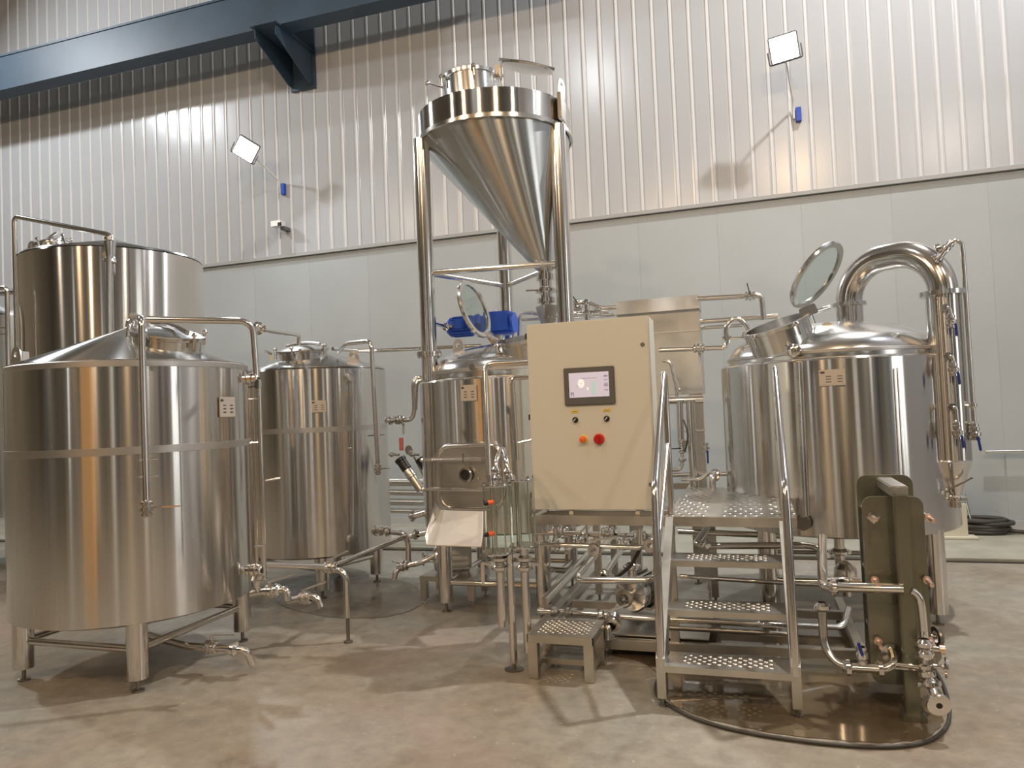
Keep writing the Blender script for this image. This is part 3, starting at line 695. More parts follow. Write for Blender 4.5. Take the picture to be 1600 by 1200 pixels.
pc = Y(728, 742, my-.028)
lathe('port_ring', [(.034, .0), (.050, .0), (.052, .012), (.046, .018), (.036, .018)], pc, D, 'tube', mdir, 28, close=True)
lathe('port_hole', [(0, .010), (.036, .010), (.036, 0), (0, 0)], pc, D, 'black', mdir, 24)
box('catch', mc+mu*.07+ms*.0+mdir*.05, (.02, .03, .03), 'tube', D); tube('catch_pin', [mc+mu*.10-ms*.02+mdir*.06, mc+mu*.17-ms*.02+mdir*.06], .008, D, seg=8)
# chute
ct = [Y(688, 797, 4.76), Y(754, 799, 4.74), Y(752, 854, 4.52), Y(667, 851, 4.52)]
ch = G().poly([ct[0], ct[1], ct[2], ct[3]], (0, .0, -.006)).build('chute', 'chute', TM, smooth=False)
lf = [ct[3], ct[0], ct[0]+V((-.02, .0, .06)), ct[3]+V((-.05, .02, .03))]
G().poly([ct[3], ct[0], ct[0]+V((-.035, .0, .05)), ct[3]+V((-.012, 0, .055))], (-.004, 0, 0)).build('chute_side', 'sheet', ch, smooth=False)
G().poly([ct[2], ct[1], ct[1]+V((.01, .0, .05)), ct[2]+V((.01, 0, .055))], (.004, 0, 0)).build('chute_side', 'sheet', ch, smooth=False)
# tall bent pipe at the left
tube('side_pipe', [Y(668, 592, 5.6), Y(651, 596, 5.55), Y(649, 640, 5.55)], .018, TM, bend=.04)

# gear motor on top
t = thing('gear_motor', 'blue electric gear motor lying level under the hopper', 'motor', Y(752, 508, 5.75))
mo = Y(752, 508, 5.75); mz = mo.z; my_ = 5.75; xl = Y(700, 508, 5.75).x; xr = Y(803, 506, 5.75).x; xm = Y(748, 506, 5.75).x
lathe('motor', [(0, 0), (.055, 0), (.082, .03), (.082, xm-xl-.02), (.095, xm-xl-.018), (.095, xm-xl), (0, xm-xl)], (xl, my_, mz), t, 'blue', (1, 0, 0), 32)
G().bbox(((xl+xm)/2-.0, my_-.085, mz+.01), (.10, .05, .09), .01).build('terminal_box', 'blue', t)
g = G()
for k in range(18):
    a_ = 2*PI*k/18; g.box(V(((xl+xm)/2, my_, mz))+V((0, math.cos(a_), math.sin(a_)))*.086, (.16, .005, .014), MX.Rotation(a_, 3, 'X'))
o = g.build('cooling_fins', 'blue', t); o['kind'] = 'stuff'
G().bbox(((xm+xr)/2+.02, my_, mz), (xr-xm-.03, .20, .19), .03).build('gearbox', 'blue', t)
lathe('end_flange', [(0, 0), (.075, 0), (.085, .012), (.085, .03), (0, .03)], (xr-.02, my_, mz), t, 'blue', (1, 0, 0), 28)
G().lathe([(.05, 0), (.05, .16), (.08, .165), (.08, .18), (0, .18)], ((xm+xr)/2+.02, my_, 2.005), seg=24).build('drive_shaft_housing', 'dome', t)
lathe('vent_plug', [(0, 0), (.012, 0), (.014, .02), (0, .024)], ((xm+xr)/2, my_-.02, mz+.094), t, 'white', seg=12)

# ------------------------------------------------------------ grist hopper
hc = cm; Rh = .614
HP = thing('grist_hopper', 'tall conical steel hopper on three round posts above the tun', 'hopper', (*hc, 1.742))
lathe('drum', [(Rh-.02, 3.64), (Rh, 3.64), (Rh, 3.852), (Rh-.02, 3.856)], (*hc, 0), HP, 'shell', seg=96, close=True)
lathe('bottom_rim', [(Rh-.001, 3.63), (Rh+.012, 3.632), (Rh+.012, 3.662), (Rh-.001, 3.666)], (*hc, 0), HP, 'tube', seg=96)
lathe('top_plate', [(Rh-.004, 3.85), (Rh-.02, 3.862), (.3, 3.93), (0, 3.94)], (*hc, 0), HP, 'dome', seg=72)
ap = Y(852, 424, 5.46)
N = 96; vs = []; K = 8
for i in range(K+1):
    f = i/K; cx = hc[0]+(ap.x-hc[0])*f; cy = hc[1]+(ap.y-hc[1])*f; r = Rh-.012+(.058-Rh+.012)*f; z = 3.636+(ap.z-3.636)*f
    vs += [(cx+r*math.cos(2*PI*k/N), cy+r*math.sin(2*PI*k/N), z) for k in range(N)]
fs = [(i*N+k, i*N+(k+1) % N, (i+1)*N+(k+1) % N, (i+1)*N+k) for i in range(K) for k in range(N)]
obj('cone', vs, fs, 'cone', HP)
# posts
view = math.atan2(hc[1], hc[0])
posts = []
for nm, (px, py, yy) in (('l', (661, 300, 5.22)), ('r', (875, 300, 5.38)), ('b', (789, 400, 6.12))):
    q = Y(px, py, yy); posts.append(q)
    zb = 1.748; P_ = G().tube([(q.x, q.y, zb), (q.x, q.y, 3.64 if nm != 'b' else 3.64)], .062, seg=28).build('post', 'tube', HP)
    G().lathe([(.062, -.018), (.098, -.018), (.098, -.002), (.096, 0), (.098, .002), (.098, .018), (.062, .018)], (q.x, q.y, 1.955), seg=28).build('flange', 'tube', P_, label='bolted flange')
    g = G()
    for k in range(6):
        a_ = 2*PI*k/6; g.tube([(q.x+.085*math.cos(a_), q.y+.085*math.sin(a_), 1.925), (q.x+.085*math.cos(a_), q.y+.085*math.sin(a_), 1.985)], .008, seg=8)
    o = g.build('bolts', 'tube', P_); o['kind'] = 'stuff'
zb = 2.59
pl, pr_, pb = [V((q.x, q.y, zb)) for q in posts]
for a_, b2 in ((pl, pr_), (pl, pb), (pb, pr_)): tube('brace', [a_, b2], .022, HP, seg=12)
tube('bracket_arm', [V((pl.x, pl.y, 2.215)), V((xl+.02, my_, 2.21))], .018, HP, seg=10); clamp(V((pl.x, pl.y, 2.215)).lerp(V((xl+.02, my_, 2.21)), .8), V((xl, my_, 2.21))-V((pl.x, pl.y, 2.215)), .018, HP)
# collar and open lid on top
cc = Y(735, 130, 5.35)
openneck(HP, V((cc.x, cc.y, 4.11)), (-.05, 0, 1), .215, .22, 'collar')
lc = Y(822, 107, 5.45)
_v = (EYE-lc).normalized(); LN = ((UP-_v*UP.dot(_v)).normalized()*.96+RT*.17-_v*.17).normalized()
lathe('lid', [(0, -.02), (.15, -.015), (.21, -.005), (.215, .01), (.19, .02), (0, .03)], lc, HP, 'dome', LN, seg=48)
tube('lid_bar', [lc-LN.cross(FW).normalized()*.22+LN*.03, lc+LN*.045, lc+LN.cross(FW).normalized()*.22+LN*.03], .014, HP, seg=8)
tube('clamp_rod', [Y(693, 137, 5.3), Y(671, 130, 5.3)], .008, HP, seg=8)
lathe('clamp_knob', [(0, 0), (.02, .004), (.024, .02), (.016, .036), (0, .04)], Y(672, 131, 5.3), HP, 'tube', (-1, 0, .2), 14)
G().bbox(Y(779, 112, 5.35), (.05, .04, .10), .006).build('lid_hinge', 'dome', HP)
q = V((posts[1].x+.045, posts[1].y, 3.85)); lug(HP, q, (.3, 1, 0), .045, .10)
box('lug_pad', q+V((-.005, 0, -.08)), (.03, .13, .2), 'tube', HP)
# discharge stack under the cone
def ringstack(t, x, y, items):
    for nm, prof, m_ in items: G().lathe(prof, (x, y, 0), seg=32).build(nm, m_, t)
ax, ay = ap.x, ap.y
zz = lambda py: Y(852, py, ay).z
ringstack(HP, ax, ay, [
    ('spool', [(.056, zz(424)), (.05, zz(434)), (.05, zz(498))], 'tube'),
    ('clamp', [(.05, zz(428)), (.070, zz(429)), (.070, zz(438)), (.05, zz(439))], 'tube'),
    ('clamp', [(.05, zz(449)), (.062, zz(450)), (.062, zz(454)), (.05, zz(454))], 'tube'),
    ('slide_flange', [(.05, zz(452)), (.082, zz(453)), (.082, zz(457)), (.05, zz(458))], 'tube'),
    ('clamp', [(.05, zz(465)), (.072, zz(466)), (.072, zz(473)), (.05, zz(474))], 'tube')])
tube('slide_handle', [V((ax-.05, ay-.05, zz(454))), V((ax-.14, ay-.08, zz(454)))], .007, HP, 'dark', seg=8)
lathe('outlet_funnel', [(.085, zz(479)), (.088, zz(478)), (.088, zz(481)), (.045, zz(512)), (.045, zz(560))], (ax, ay, 0), HP, 'sheet', seg=4)

# ------------------------------------------------------------ skid platform
SK = thing('platform_skid', 'stainless steel platform frame carrying the control cabinet and deck', 'platform', (-.6, 4.9, 0))
zt = .835
def beam(a_, b2, wd=.05, ht=.05, name='beam', m='beam', parent=None):
    a_, b2 = V(a_), V(b2); d = (b2-a_); L = d.length; R = d.to_track_quat('X', 'Z').to_matrix()
    return G().bbox((a_+b2)/2, (L, wd, ht), .003, R).build(name, m, parent or SK)
beam((-1.33, 4.45, zt-.028), (.20, 4.40, zt-.028), .04, .055, 'front_beam')
beam((-1.33, 4.45, zt-.03), (-1.33, 5.0, zt-.03)); beam((-.50, 4.42, zt-.03), (-.50, 6.5, zt-.03))
beam((.18, 4.42, zt-.03), (.18, 5.10, zt-.03)); beam((-1.2, 6.3, zt-.03), (-.45, 6.3, zt-.03))
beam((-1.22, 5.62, zt-.03), (-1.22, 6.3, zt-.03))
for (x, y) in ((-1.19, 5.62), (-.50, 4.44), (-.33, 5.66), (-.5, 6.3), (-1.19, 6.3)):
    L = G().box((x, y, (zt-.05)/2+.03), (.05, .05, zt-.11)).build('post', 'beam', SK)
    G().lathe([(0, 0), (.03, 0), (.03, .01), (.01, .014), (.01, .07), (0, .07)], (x, y, 0), seg=10).build('foot', 'dark', L)
beam((-1.25, 4.42, .075), (-.55, 4.42, .075), .05, .06, 'base_beam'); beam((-1.36, 4.30, .10), (-1.36, 6.2, .10), .06, .05, 'base_beam')
beam((-.58, 4.42, .075), (.5, 4.48, .075), .05, .05, 'base_beam'); beam((-1.30, 5.2, .09), (.5, 5.2, .09), .05, .05, 'base_beam')
beam((-.95, 4.42, .10), (-.95, 5.2, .10), .04, .04, 'base_beam'); beam((.5, 4.45, .08), (.5, 5.6, .08), .05, .05, 'base_beam')
G().box((-.62, 4.82, .115), (.62, .72, .008)).build('drip_tray', 'sheet', SK)
def perforated(name, x0, x1, y0, y1, z, nx, ny, parent, r=.012, stagger=True, skip=None, th=.003, lip=.05, m='sheet', xoff=0):
    """sheet with real round holes: each cell is a square with an eight-sided hole"""
    g = G(); dx, dy = (x1-x0)/nx, (y1-y0)/ny
    for i in range(nx):
        for j in range(ny):
            cx, cy = x0+dx*(i+.5), y0+dy*(j+.5)
            if skip and skip(cx, cy) == 'out': continue
            hole = not (skip and skip(cx, cy) == 'solid') and (not stagger or (i+j) % 2 == 0)
            ox, oy = dx/2, dy/2
            sq = [(ox, 0), (ox, oy), (0, oy), (-ox, oy), (-ox, 0), (-ox, -oy), (0, -oy), (ox, -oy)]
            if not hole: g.add([(cx+a, cy+b3, z) for a, b3 in (sq[1], sq[3], sq[5], sq[7])], [(0, 1, 2, 3)]); continue
            rr_ = min(r, ox*.8, oy*.8); ring = [(rr_*math.cos(PI/4*k), rr_*math.sin(PI/4*k)) for k in range(8)]
            ring2 = [(a*1.28, b3*1.28) for a, b3 in ring]
            g.add([(cx+a, cy+b3, z) for a, b3 in sq]+[(cx+a, cy+b3, z) for a, b3 in ring2]+[(cx+a, cy+b3, z+.004) for a, b3 in ring]+[(cx+a, cy+b3, z-.004) for a, b3 in ring],
                  [(k, (k+1) % 8, 8+(k+1) % 8, 8+k) for k in range(8)]+[(8+k, 8+(k+1) % 8, 16+(k+1) % 8, 16+k) for k in range(8)]+[(16+k, 16+(k+1) % 8, 24+(k+1) % 8, 24+k) for k in range(8)])
    return g.build(name, m, parent, smooth=False)
ck = (.56, 5.92); Rk = .78
def deckskip(x, y):
    d = math.hypot(x-ck[0], y-ck[1])
    if d < Rk+.01: return 'out'
    if d < Rk+.05: return 'solid'
    if -.30 < x < -.21 or .02 < x < .06: return 'solid'
perforated('deck', -.50, .205, 4.42, 5.92, zt, 24, 16, SK, .0135, True, deckskip)
perforated('deck', -1.33, -.55, 4.95, 5.10, zt-.01, 4, 2, SK, .004)

# control cabinet
cb = thing('control_cabinet', 'cream electrical control cabinet with touch screen and red switch', 'cabinet', (-.95, 4.6, .86))
X0, X1, Y0, Y1, Z0, Z1 = -1.338, -.572, 4.47, 4.72, .862, 2.036
box('body', ((X0+X1)/2, (Y0+Y1)/2+.012, (Z0+Z1)/2), (X1-X0, Y1-Y0-.02, Z1-Z0), 'paint', cb, .006)
dr = G().bbox(((X0+X1)/2-.002, Y0-.008, (Z0+Z1)/2), (X1-X0-.008, .022, Z1-Z0-.008), .004).build('door', 'paint', cb)
fx = lambda px, py: Y(px, py, Y0-.02)
a_, b2 = fx(880, 574), fx(963, 633)
cxs, czs = (a_.x+b2.x)/2, (a_.z+b2.z)/2+.0; sw, sh = .315, .232
S = box('screen_bezel', (cxs, Y0-.026, czs), (sw, .016, sh), 'gray', dr, .004, label='grey touch screen frame')
yy = Y0-.0355
box('screen', (cxs-.0, yy, czs+.008), (.248, .003, .152), 'screen', cb, .0005, label='lit touch screen, pale pink')
SC = [o for o in C.objects if o.name.startswith('screen') and o.parent == cb][0]
yy -= .0022
def oval(cx, cz, rx, rz, m_, nm):
    G().poly([(cx+rx*math.cos(2*PI*k/20), yy, cz+rz*math.sin(2*PI*k/20)) for k in range(20)], (0, -.0008, 0)).build(nm, m_, SC, smooth=False)
oval(cxs-.048, czs+.018, .020, .028, 'oval', 'tank_icon'); oval(cxs+.030, czs-.014, .018, .044, 'teal', 'tank_icon')
oval(cxs-.008, czs-.016, .005, .009, 'oval', 'pump_icon')
g = G()
for k, zz_ in enumerate((.060, .054, .034, .012, .004, -.004, -.028)): g.box((cxs+.106, yy, czs+zz_), (.024, .001, .0035))
o = g.build('menu_lines', 'purple', SC, smooth=False); o['kind'] = 'stuff'
g = G().box((cxs-.106, yy, czs-.038), (.022, .001, .004)).box((cxs-.106, yy, czs-.046), (.018, .001, .003)).box((cxs-.113, yy, czs-.054), (.003, .001, .012)).box((cxs-.098, yy, czs-.054), (.003, .001, .012))
g.box((cxs-.048, yy-.001, czs+.018), (.012, .001, .002)).box((cxs-.07, yy, czs-.0), (.02, .001, .001)).box((cxs, yy, czs+.048), (.10, .001, .0012))
o = g.build('symbols', 'print', SC, smooth=False); o['kind'] = 'stuff'
for px, py in ((898, 643), (948, 641)):
    q = fx(px, py); lb_ = box('label_tag', (q.x, Y0-.021, q.z), (.050, .003, .016), 'yellow', dr, .001, label='small yellow printed label')
    g = G()
    for k in range(5): g.box((q.x-.014+k*.007, Y0-.0228, q.z), (.004, .0006, .006))
    o = g.build('lettering', 'print', lb_, smooth=False)
for px, py in ((899, 656), (948, 654)):
    q = fx(px, py); K_ = lathe('selector_knob', [(.018, 0), (.018, .006), (.013, .008), (.013, .022), (0, .023)], (q.x, Y0-.018, q.z), dr, 'black', (0, -1, 0), 20, label='black selector knob')
    G().box((q.x, Y0-.043, q.z), (.005, .004, .02), MX.Rotation(rad(40), 3, 'Y')).build('pointer', 'white', K_)
q = fx(912, 686); lathe('collar', [(.026, 0), (.027, .004), (.022, .01), (0, .01)], (q.x, Y0-.018, q.z), dr, 'yellow', (0, -1, 0), 24, label='yellow ring')
lathe('stop_button', [(.012, .008), (.012, .020), (.020, .024), (.020, .036), (.012, .042), (0, .043)], (q.x-.001, Y0-.018, q.z), dr, 'redorange', (0, -1, 0), 24, label='orange-red mushroom button')
q = fx(936, 686); box('switch_plate', (q.x, Y0-.020, q.z), (.07, .005, .07), 'yellow', dr, .002, label='yellow switch plate') if False else None
lathe('switch_ring', [(.034, 0), (.034, .008), (0, .008)], (q.x+.001, Y0-.018, q.z), dr, 'redorange', (0, -1, 0), 28, label='orange ring')
sw_ = lathe('main_switch', [(.031, .006), (.031, .02), (.026, .028), (0, .028)], (q.x, Y0-.018, q.z), dr, 'red', (0, -1, 0), 28, label='dark red rotary main switch')
G().bbox((q.x, Y0-.053, q.z), (.014, .018, .052), .004).build('grip', 'red', sw_)
for px, py in ((1004, 538), (1017, 757)):
    q = fx(px, py); lathe('door_lock', [(.013, 0), (.013, .005), (.009, .012), (0, .012)], (q.x, Y0-.018, q.z), dr, 'dark', (0, -1, 0), 18)
for px, py in ((825, 525), (829, 652), (834, 774)):
    q = fx(px, py); box('hinge', (X0-.004, Y0-.0, q.z), (.014, .02, .036), 'black', cb, .002, label='black hinge')
for x in (-1.10, -.69): box('foot_bracket', (x, Y0+.02, .848), (.026, .05, .026), 'cream', cb, .002)
for x in (-1.10, -.69): box('foot_bracket', (x, Y1-.04, .848), (.026, .05, .026), 'cream', cb, .002)
beam((-1.33, 4.70, zt-.03), (-.50, 4.70, zt-.03))

# ------------------------------------------------------------ stair
ST = thing('step_ladder', 'steel stair with three perforated treads and tube handrails', 'stair', (-.18, 4.0, 0))
XLs, XRs = -.495, .130
for sx, x in ((-1, XLs), (1, XRs)):
    G().poly([(x-.022, 3.70, .05), (x-.022, 3.79, .05), (x-.022, 3.79, .17), (x-.022, 4.47, .74), (x-.022, 4.47, .83), (x-.022, 4.40, .835), (x-.022, 3.70, .245)], (.044, 0, 0)).build('stringer', 'beam', ST, smooth=False)
    G().lathe([(0, 0), (.025, 0), (.025, .01), (.01, .014), (.01, .06), (0, .06)], (x, 3.745, 0), seg=12).build('foot', 'dark', ST)
for k, (z, y) in enumerate(((.21, 3.705), (.42, 3.945), (.63, 4.165))):
    tr = perforated('tread', XLs+.022, XRs-.022, y, y+.22, z, 24, 8, ST, .0115, True, lambda x, yy, y=y: 'solid' if yy < y+.055 or yy > y+.20 or x < XLs+.09 or x > XRs-.09 else None)
    G().box(((XLs+XRs)/2, y, z-.016), (XRs-XLs-.044, .004, .032)).box(((XLs+XRs)/2, y+.22, z-.014), (XRs-XLs-.044, .004, .028)).build('tread_lip', 'beam', tr, smooth=False)
for x, zt_ in ((XLs, 1.705), (XRs, 1.70)):
    tube('handrail', [(x, 3.715, .20), (x, 3.80, 1.06), (x, 4.47, zt_), (x, 4.50, zt_-.12), (x, 4.50, .83)], .0205, ST, 'tube', bend=.06, seg=16)
    tube('mid_rail', [(x, 4.50, 1.26), (x, 3.775, .74)], .015, ST, 'tube', seg=12)

# step stool
SO = thing('step_stool', 'low steel step stool with perforated top beside the stair', 'stool', (-1.07, 4.12, 0))
sx0, sx1, sy0, sy1, sz = -1.262, -.885, 3.955, 4.30, .245
perforated('top', sx0, sx1, sy0, sy1, sz, 18, 14, SO, .0095, True, lambda x, y: 'solid' if x < sx0+.05 or x > sx1-.05 or y < sy0+.05 or y > sy1-.04 else None)
G().bbox(((sx0+sx1)/2, sy0+.004, sz-.022), (sx1-sx0, .008, .045), .002).bbox(((sx0+sx1)/2, sy1-.004, sz-.022), (sx1-sx0, .008, .045), .002).bbox((sx0+.004, (sy0+sy1)/2, sz-.022), (.008, sy1-sy0, .045), .002).bbox((sx1-.004, (sy0+sy1)/2, sz-.022), (.008, sy1-sy0, .045), .002).build('apron', 'beam', SO)
for x in (sx0+.03, sx1-.03):
    for y in (sy0+.03, sy1-.03): G().bbox((x, y, (sz-.01)/2), (.055, .055, sz-.012), .003).build('leg', 'beam', SO)
G().bbox(((sx0+sx1)/2, sy0+.16, .055), (sx1-sx0-.08, .03, .03), .003).build('stretcher', 'beam', SO)
for x in (sx0+.03, sx1-.03): G().bbox((x, (sy0+sy1)/2, .055), (.03, sy1-sy0-.09, .03), .003).build('stretcher', 'beam', SO)

# ------------------------------------------------------------ sight glass columns on one leg
SG = thing('sight_glass', 'pair of clear glass columns on one thin leg before the tun', 'sight glass', (-1.39, 4.08, 0))
for i, (px, yv, pt, pb_) in enumerate(((777, 4.05, 757, 862), (815, 4.10, 749, 852))):
    top = Y(px, pt, yv); bot = Y(px+2, pb_, yv); r = .083 if i == 0 else .075
    cx, cy = (top.x+bot.x)/2, yv
    g_ = G().lathe([(r, bot.z), (r, top.z), (r-.006, top.z), (r-.006, bot.z)], (cx, cy, 0), seg=40, close=True).build('glass_cylinder', 'glass', SG, label='clear glass cylinder')
    for zz_, nm in ((top.z, 'top_cap'), (bot.z, 'bottom_cap')):
        G().lathe([(0, -.007), (r+.012, -.007), (r+.014, 0), (r+.012, .007), (0, .007)], (cx, cy, zz_), seg=40).build(nm, 'dome', SG)
    g = G()
    for k in range(4):
        a_ = rad(45+90*k); g.tube([(cx+(r+.004)*math.cos(a_), cy+(r+.004)*math.sin(a_), bot.z), (cx+(r+.004)*math.cos(a_), cy+(r+.004)*math.sin(a_), top.z+.02)], .0045, seg=8)
    g.build('tie_rods', 'tube', SG)
    tube('inner_tube', [(cx-.02, cy, bot.z), (cx-.02, cy, top.z)], .010, SG, seg=10)
    d0 = Y(px+2, 872, yv); d1 = Y(px+6 if i == 0 else px+6, 978 if i == 0 else 1030, yv)
    tube('drain_pipe', [(cx, cy, bot.z), (cx, cy, max(d1.z, .1))], .024, SG, seg=16)
    for py in (873, 887):
        clamp((cx, cy, Y(px, py, yv).z), (0, 0, 1), .027, SG)
    h = G(); zc = Y(px, 880, yv).z; s = -1 if i == 0 else 1
    h.bbox((cx+s*.075, cy-.02, zc), (.06, .02, .014), .003).bbox((cx+s*.10, cy-.02, zc-.06), (.022, .008, .13), .003)
    h.build('handle', 'tube', SG)
g = G().bbox(((top.x+Y(777, 757, 4.05).x)/2-.0, 4.08, Y(795, 751, 4.08).z), (.06, .06, .012), .003)
g.build('bridge', 'dome', SG)
tube('leg', [V((-1.385, 4.08, .04)), V((-1.385, 4.08, Y(800, 862, 4.08).z))], .022, SG, seg=16)
lathe('foot', [(0, 0), (.055, 0), (.055, .006), (.01, .008), (.01, .05), (0, .05)], (-1.385, 4.08, 0), SG, 'dark', seg=20)
for px, py in ((771, 784), (772, 833)):
    q = Y(px, py, 3.955); 
    B = lathe('level_sensor', [(0, 0), (.012, 0), (.014, .01), (.014, .035), (0, .035)], q+V((.0, 0, 0)), SG, 'redorange', (-.75, -.6, -.1), 16, label='orange sensor')
    lathe('sensor_tip', [(.013, .035), (.014, .038), (.012, .058), (0, .06)], q, B, 'black', (-.75, -.6, -.1), 14, label='black end')
tube('vent_pipe', [Y(764, 742, 4.05), Y(765, 755, 4.05)], .02, SG)
tube('arch_pipe', [Y(776, 757, 4.1), Y(775, 720, 4.1), Y(785, 697, 4.3), Y(792, 720, 4.12), Y(796, 752, 4.1)], .014, SG, bend=.05)
for q in ((775, 735), (793, 738), (777, 748), (797, 746)): clamp(Y(*q, 4.1), (0, 0, 1), .015, SG)
g = G()
for px, py in ((748, 751), (757, 758), (783, 759), (817, 745), (826, 748), (800, 756)): g.lathe([(0, 0), (.008, .001), (.009, .012), (0, .018)], Y(px, py, 4.05)+V((0, 0, .004)), seg=8)
o = g.build('cap_nuts', 'tube', SG); o['kind'] = 'stuff'

# ------------------------------------------------------------ pipework and pump under the platform
t = thing('skid_pipework', 'steel pipe bundle with levers under the control cabinet', 'pipe', (-.95, 4.6, .4), 'process pipes')
yv = 4.52
tube('run', [Y(822, 862, 4.30), Y(838, 850, yv), Y(1005, 856, yv), Y(1018, 846, yv+.1)], .015, t, bend=.03)
lathe('sight_ring', [(.018, -.02), (.036, -.02), (.042, -.012), (.042, .012), (.036, .02), (.018, .02)], Y(929, 859, yv-.04), t, 'tube', (-.15, -1, 0), 24, close=True)
G().bbox(Y(945, 842, yv-.03), (.16, .02, .012), .003, MX.Rotation(rad(-6), 3, 'Y')).bbox(Y(926, 846, yv-.03), (.04, .02, .03), .003).build('lever', 'tube', t)
lathe('sight_ring', [(.018, -.02), (.04, -.02), (.046, -.012), (.046, .012), (.04, .02), (.018, .02)], Y(1017, 852, yv-.02), t, 'sheet', (-.15, -1, 0), 24, close=True)
q = Y(905, 905, 4.50)
tube('run', [Y(1024, 893, 4.62), Y(1022, 906, 4.50), Y(903, 907, 4.50), Y(904, 898, 4.56), q+V((.01, 1.35, .08))], .021, t, bend=.05)
q = Y(945, 898, 4.7); tube('run', [q, q+V((0, 1.2, .06))], .019, t); valve(q, (0, 1, 0), .019, (1, .0, .3), t, .09)
q = Y(850, 940, 4.42); tube('run', [q, q+V((.0, 1.45, .03))], .030, t)
q = Y(885, 862, 4.75); tube('run', [q, q+V((0, 1.0, .08))], .017, t)
tube('hose', [Y(1000, 858, 4.66), Y(985, 885, 4.7), Y(960, 905, 4.8)], .012, t, 'rubber', bend=.04)
for (px, py, y_) in ((865, 852, 4.9), (905, 845, 5.0), (975, 850, 4.9), (1000, 838, 5.0), (880, 832, 5.1), (950, 832, 5.0)):
    valve(Y(px, py, y_), (1, .1, 0), .022, (.3, .3, 1), t, .07)
tube('run', [Y(835, 832, 5.1), Y(1025, 838, 5.0)], .018, t); tube('run', [Y(838, 888, 5.4), Y(905, 893, 5.4)], .022, t)
tube('run', [Y(868, 826, 5.0), Y(868, 852, 5.0)], .016, t); tube('run', [Y(915, 812, 4.8), Y(918, 848, 4.8)], .008, t, seg=8)
tube('run', [Y(1000, 820, 4.9), Y(1000, 850, 4.9)], .018, t)
pt = pump('circulation_pump', Y(985, 930, 4.78), (.25, 1, 0), .115, .20, 'dark round pump under the platform beside the stair', None, 'dark')
box('pump_base', Y(995, 962, 4.95)+V((0, 0, -.01)), (.26, .30, .06), 'dark', pt)
t = thing('drain_line', 'long low steel pipe with lever tap running under the stair', 'pipe', (-.3, 4.45, .3), 'process pipes')
yv = 4.40
tube('run', [Y(842, 954, yv+.05), Y(900, 958, yv), Y(1025, 967, yv), Y(1200, 976, yv+.12), Y(1318, 980, yv+.3), Y(1326, 950, yv+.4)], .018, t, bend=.05)
for px in (866, 888, 940): clamp(Y(px, 955+(px-842)*.07, yv), (1, 0, 0), .019, t)
tube('tap', [Y(955, 965, yv-.02), Y(950, 975, yv-.10), Y(951, 1000, yv-.12)], .022, t, bend=.04)
valve(Y(957, 972, yv-.07), (0, -1, -.3), .026, (1, .1, .35), t, .13)
tube('lever', [Y(890, 952, yv-.03), Y(896, 946, yv-.03)], .006, t, seg=8); 
tube('run', [Y(1030, 980, yv), Y(1245, 992, yv+.02)], .014, t, 'dark')
t = thing('transfer_pipe', 'dark bent pipe loop seen through the upper stair steps', 'pipe', (-.1, 5, .6), 'process pipes')
yv = 4.75
tube('run', [Y(1105, 825, yv+.5), Y(1087, 850, yv), Y(1110, 853, yv), Y(1262, 852, yv-.1), Y(1285, 856, yv-.15), Y(1288, 912, yv-.2)], .021, t, 'tube', bend=.06)
clamp(Y(1286, 868, yv-.17), (0, 0, 1), .022, t); clamp(Y(1106, 852, yv), (1, 0, 0), .020, t)
tube('run', [Y(1060, 830, 5.6), Y(1240, 838, 5.5)], .022, t)
t = thing('transfer_pipe', 'thin long pipe seen between the middle stair steps', 'pipe', (-.1, 4.9, .4), 'process pipes')
tube('run', [Y(1062, 900, 4.9), Y(1180, 908, 4.9), Y(1290, 914, 4.8)], .014, t); tube('support', [Y(1107, 900, 4.9), Y(1110, 950, 4.9)], .010, t, seg=8)
tube('run', [Y(1240, 872, 5.0), Y(1285, 873, 4.9)], .010, t, seg=10)

# ------------------------------------------------------------ stainless heater box behind the cabinet
HB = thing('steel_hood', 'rectangular sheet steel housing rising behind the control cabinet', 'housing', (-.74, 6.5, 0))
xa, xb = -1.09, -.39; zt_ = Y(1092, 464, 6.4).z
G().bbox(((xa+xb)/2, 6.56, (1.57+zt_-.1)/2), (xb-xa, .32, zt_-.1-1.57), .004).build('body', 'sheet', HB)
G().poly([(xa-.005, 6.36, zt_-.10), (xb+.005, 6.36, zt_-.10), (xb+.005, 6.40, zt_+.02), (xa-.005, 6.40, zt_+.02)], (0, .3, 0)).build('hood_cap', 'sheet', HB, smooth=False)
G().box(((xa+xb)/2, 6.397, Y(1030, 520, 6.4).z), (xb-xa, .006, .010)).build('seam_strip', 'band', HB, smooth=False)
G().bbox((-.455, 6.5, .80), (.11, .10, 1.56), .004).build('leg', 'sheet', HB); G().bbox((-1.03, 6.5, .80), (.09, .10, 1.56), .004).build('leg', 'sheet', HB)
tube('header', [Y(1046, 626, 6.1), Y(1099, 624, 6.1)], .032, HB, seg=18)
tube('standpipe', [Y(1078, 627, 6.0), Y(1086, 775, 6.0)], .034, HB, seg=18)
tube('standpipe', [Y(1062, 627, 6.0), Y(1064, 690, 6.0)], .026, HB, seg=16)
tube('standpipe', [Y(1066, 690, 6.0), Y(1066, 725, 6.0), Y(1062, 734, 6.0), Y(1050, 734, 6.0)], .016, HB, bend=.03)
valve(Y(1066, 700, 6.0), (0, 0, 1), .018, (-1, 0, 0), HB, .08, 'black'); clamp(Y(1066, 718, 6.0), (0, 0, 1), .018, HB); clamp(Y(1066, 690, 6.0), (0, 0, 1), .02, HB)
tube('cable', [Y(1068, 656, 5.95), Y(1077, 680, 5.9), Y(1070, 705, 5.95)], .007, HB, 'rubber', bend=.08, seg=8)
